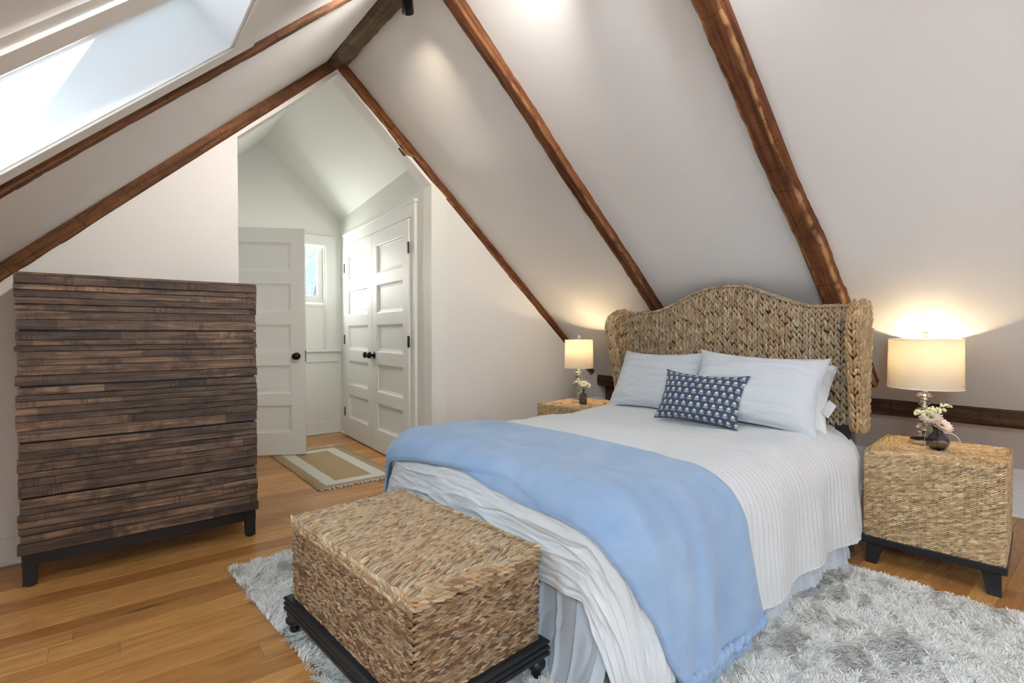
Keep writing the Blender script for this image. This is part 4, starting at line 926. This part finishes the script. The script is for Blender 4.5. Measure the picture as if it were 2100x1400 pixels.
# ------------------------------------------------------------------ pillows and cushion
def pillow(name, c, right, up, W, H, thick, mat, seed, label, cat, group=None, pinch=.10, crease=.006, uvs=1.):
    n, m = 61, 45; u = np.linspace(-1, 1, n); v = np.linspace(-1, 1, m); U_, V_ = np.meshgrid(u, v, indexing='ij'); right = nrm(right); up = nrm(up); nz = np.cross(right, up)
    sx = 1 - pinch * (1 - V_ ** 2) * np.abs(U_) ** 3 * .9; sy = 1 - pinch * 1.2 * (1 - U_ ** 2) * np.abs(V_) ** 3 * .9
    a = (1 - np.abs(U_) ** 3.2) * (1 - np.abs(V_) ** 3.2); t = thick * np.sqrt(np.clip(a, 0, 1)) ** 1.15
    wr = crease * (fbm(U_ * 2.5, V_ * 6, seed) + .5 * np.sin(V_ * 26 + 4 * vnoise(U_ * 2, V_ * 2, seed))) * np.clip(a * 3, 0, 1)
    base = np.array(c) + (U_ * sx * W / 2)[..., None] * right + (V_ * sy * H / 2 - .03 * H * (1 - U_ ** 2) * (V_ > 0) * V_)[..., None] * up
    top = base + (t + wr)[..., None] * nz; bot = base - (t * .8)[..., None] * nz
    V = np.concatenate([top.reshape(-1, 3), bot.reshape(-1, 3)]); F1 = grid_faces(n, m); uv = np.stack([(U_ + 1) / 2, (V_ + 1) / 2], -1).reshape(-1, 2) * uvs
    idx = np.arange(n * m).reshape(n, m); rim = np.concatenate([idx[0, :], idx[1:, -1], idx[-1, -2::-1], idx[-2:0:-1, 0]]); r2 = np.roll(rim, -1)
    o = obj(name, mesh(name, V, np.concatenate([F1, F1[:, ::-1] + n * m, np.stack([rim, rim + n * m, r2 + n * m, r2], -1)]), True, uv=np.concatenate([uv, uv])), mat)
    return tag(o, label, cat, group)
G_ = 'white bed pillows'
pillow('pillow', (2.60, 1.845, .765), (.0, -1, .01), (.42, 0, .80), .60, .39, .075, M_pillow, 1, 'white pillow leaning on the headboard, left behind the blue cushion', 'pillow', G_)
tucked = pillow('pillow', (2.645, 1.22, .755), (.03, -1, -.03), (.40, 0, .80), .58, .36, .06, M_sheet, 2, 'white pillow tucked behind the right-hand pillow, only one corner showing', 'pillow', G_); tucked.location = (.035, -.012, -.01)
pillow('pillow', (2.545, 1.235, .768), (.09, -1, -.045), (.44, .02, .80), .64, .40, .08, M_pillow, 3, 'white pillow leaning on the headboard, right behind the blue cushion', 'pillow', G_)
o = MB().box((0, 0, -.035), (.0015, .05, .035)).build('care_tag', M_tag, tucked); o.matrix_local = Matrix.Translation((2.565, .907, .695)) @ Matrix.Rotation(.5, 4, 'X') @ Matrix.Rotation(-.5, 4, 'Z'); tag(o, 'white satin care tag')
b_ = pillow('lumbar_cushion', (2.395, 1.435, .715), (.12, -1, -.03), (.40, 0, .86), .445, .285, .062, M_flower, 5, 'small navy lumbar cushion printed with rows of white flowers', 'cushion', pinch=.12, crease=.002)

# ------------------------------------------------------------------ shag rug
rg = empty('shag_rug', (0, 0, 0)); tag(rg, 'thick ivory shag rug under the bed and trunk', 'rug')
RC = np.array([(.415, 2.515), (2.42, 2.49), (2.67, -.45), (.65, -.45)])
RCI = RC + (RC.mean(0) - RC) / np.linalg.norm(RC.mean(0) - RC, axis=1)[:, None] * .045
MB().prism([tuple(p) for p in RCI], 2, .001, .010).build('backing', plain('shag_backing', (.74, .71, .66), .9), rg)
def rug_pts(n):
    a = RNG.random(n); c = RNG.random(n); return (RC[0] * ((1 - a) * (1 - c))[:, None] + RC[1] * (a * (1 - c))[:, None] + RC[2] * (a * c)[:, None] + RC[3] * ((1 - a) * c)[:, None])
pts = rug_pts(300000); xx, yy = pts[:, 0], pts[:, 1]
keep = ~((xx > 1.22) & (yy > 1.02)) & (yy > -.42 + 0 * xx) & ~((yy < .55 - .45 * (xx - 1.0)) & (xx < 1.6))
for sx in (-1, 1):
    for sy in (-1, 1):
        c_, s_ = math.cos(ta), math.sin(ta); fx_, fy_ = sx * (TW - .005), sy * (TL - .012); q_ = np.array([.762 + c_ * fx_ - s_ * fy_, 1.495 + s_ * fx_ + c_ * fy_])
        keep &= np.hypot(xx - q_[0], yy - q_[1]) > .034
pts = pts[keep]; n = len(pts)
clump = fbm(pts[:, 0] * 6, pts[:, 1] * 6, 2) * pi * .8 + vnoise(pts[:, 0] * 41, pts[:, 1] * 41, 5) * pi * .6
th = clump + RNG.standard_normal(n) * .5; Ls = .024 + .016 * RNG.random(n); lean = .45 + .4 * RNG.random(n)
d2 = np.stack([np.cos(th), np.sin(th)], -1); sd = np.stack([-d2[:, 1], d2[:, 0]], -1); wd = .0012 + .0009 * RNG.random(n)
V = np.zeros((n, 3, 2, 3))
for i, (t, up_) in enumerate(((0, 0), (.5, .50), (1, .72))):
    ctr = pts + d2 * (Ls * t * t * lean * 1.15)[:, None]; z = .006 + Ls * up_ * (1.15 - .55 * lean) * (1 if i < 2 else .95)
    tw = wd * (1 if i < 2 else .55)
    for j, sg in enumerate((-1, 1)):
        V[:, i, j, :2] = ctr + sd * (sg * tw)[:, None]; V[:, i, j, 2] = z
F0 = np.array([(0, 1, 3, 2), (2, 3, 5, 4)]); F = (F0[None] + (np.arange(n) * 6)[:, None, None]).reshape(-1, 4)
cl = np.array([.89, .855, .80]) * (1 + .13 * RNG.standard_normal((n, 1))) * (1 + .06 * vnoise(pts[:, 0] * 4, pts[:, 1] * 4, 8)[:, None])
cl[RNG.random(n) < .07] *= (.80, .70, .58)
me = mesh('pile', V.reshape(-1, 3), F, True, col=np.clip(np.repeat(cl, 6, 0), .05, .92)); tag(obj('pile', me, M_shag, rg), kind='stuff')

# ------------------------------------------------------------------ small flat rug in the passage
kr = empty('jute_rug', (1.405, 4.05, 0), 0); tag(kr, 'small flat jute rug with a cream border stripe in the passage', 'rug')
u = np.linspace(0, 1, 13); v = np.linspace(0, 1, 70); U_, V_ = np.meshgrid(u, v, indexing='ij')
wx = .004 * vnoise(V_ * 22, U_ * 2, 3); zz = .006 + .004 * np.clip(vnoise(V_ * 14, U_ * 3, 5), 0, 1) * (np.abs(U_ - .5) * 2) ** 6
Pk = np.stack([(U_ - .5) * .60 + wx, (V_ - .5) * 1.26, zz], -1)
o = obj('weave', mesh('weave', Pk.reshape(-1, 3), grid_faces(13, 70), True, uv=np.stack([U_, V_], -1).reshape(-1, 2)), M_kilim, kr); so = o.modifiers.new('t', 'SOLIDIFY'); so.thickness = .005; so.offset = -1
for e in (-1, 1):
    b = MB()
    for k in range(34):
        x = -.3 + .6 * (k + .5) / 34 + random.uniform(-.004, .004); L = random.uniform(.02, .04); b.tube([(x, e * .625, .005), (x + random.uniform(-.01, .01), e * (.63 + L * .5), .010), (x + random.uniform(-.014, .014), e * (.63 + L), .004)], [.004, .0045, .003], 5)
    tag(b.build('fringe', M_sheet, kr, True), kind='stuff')
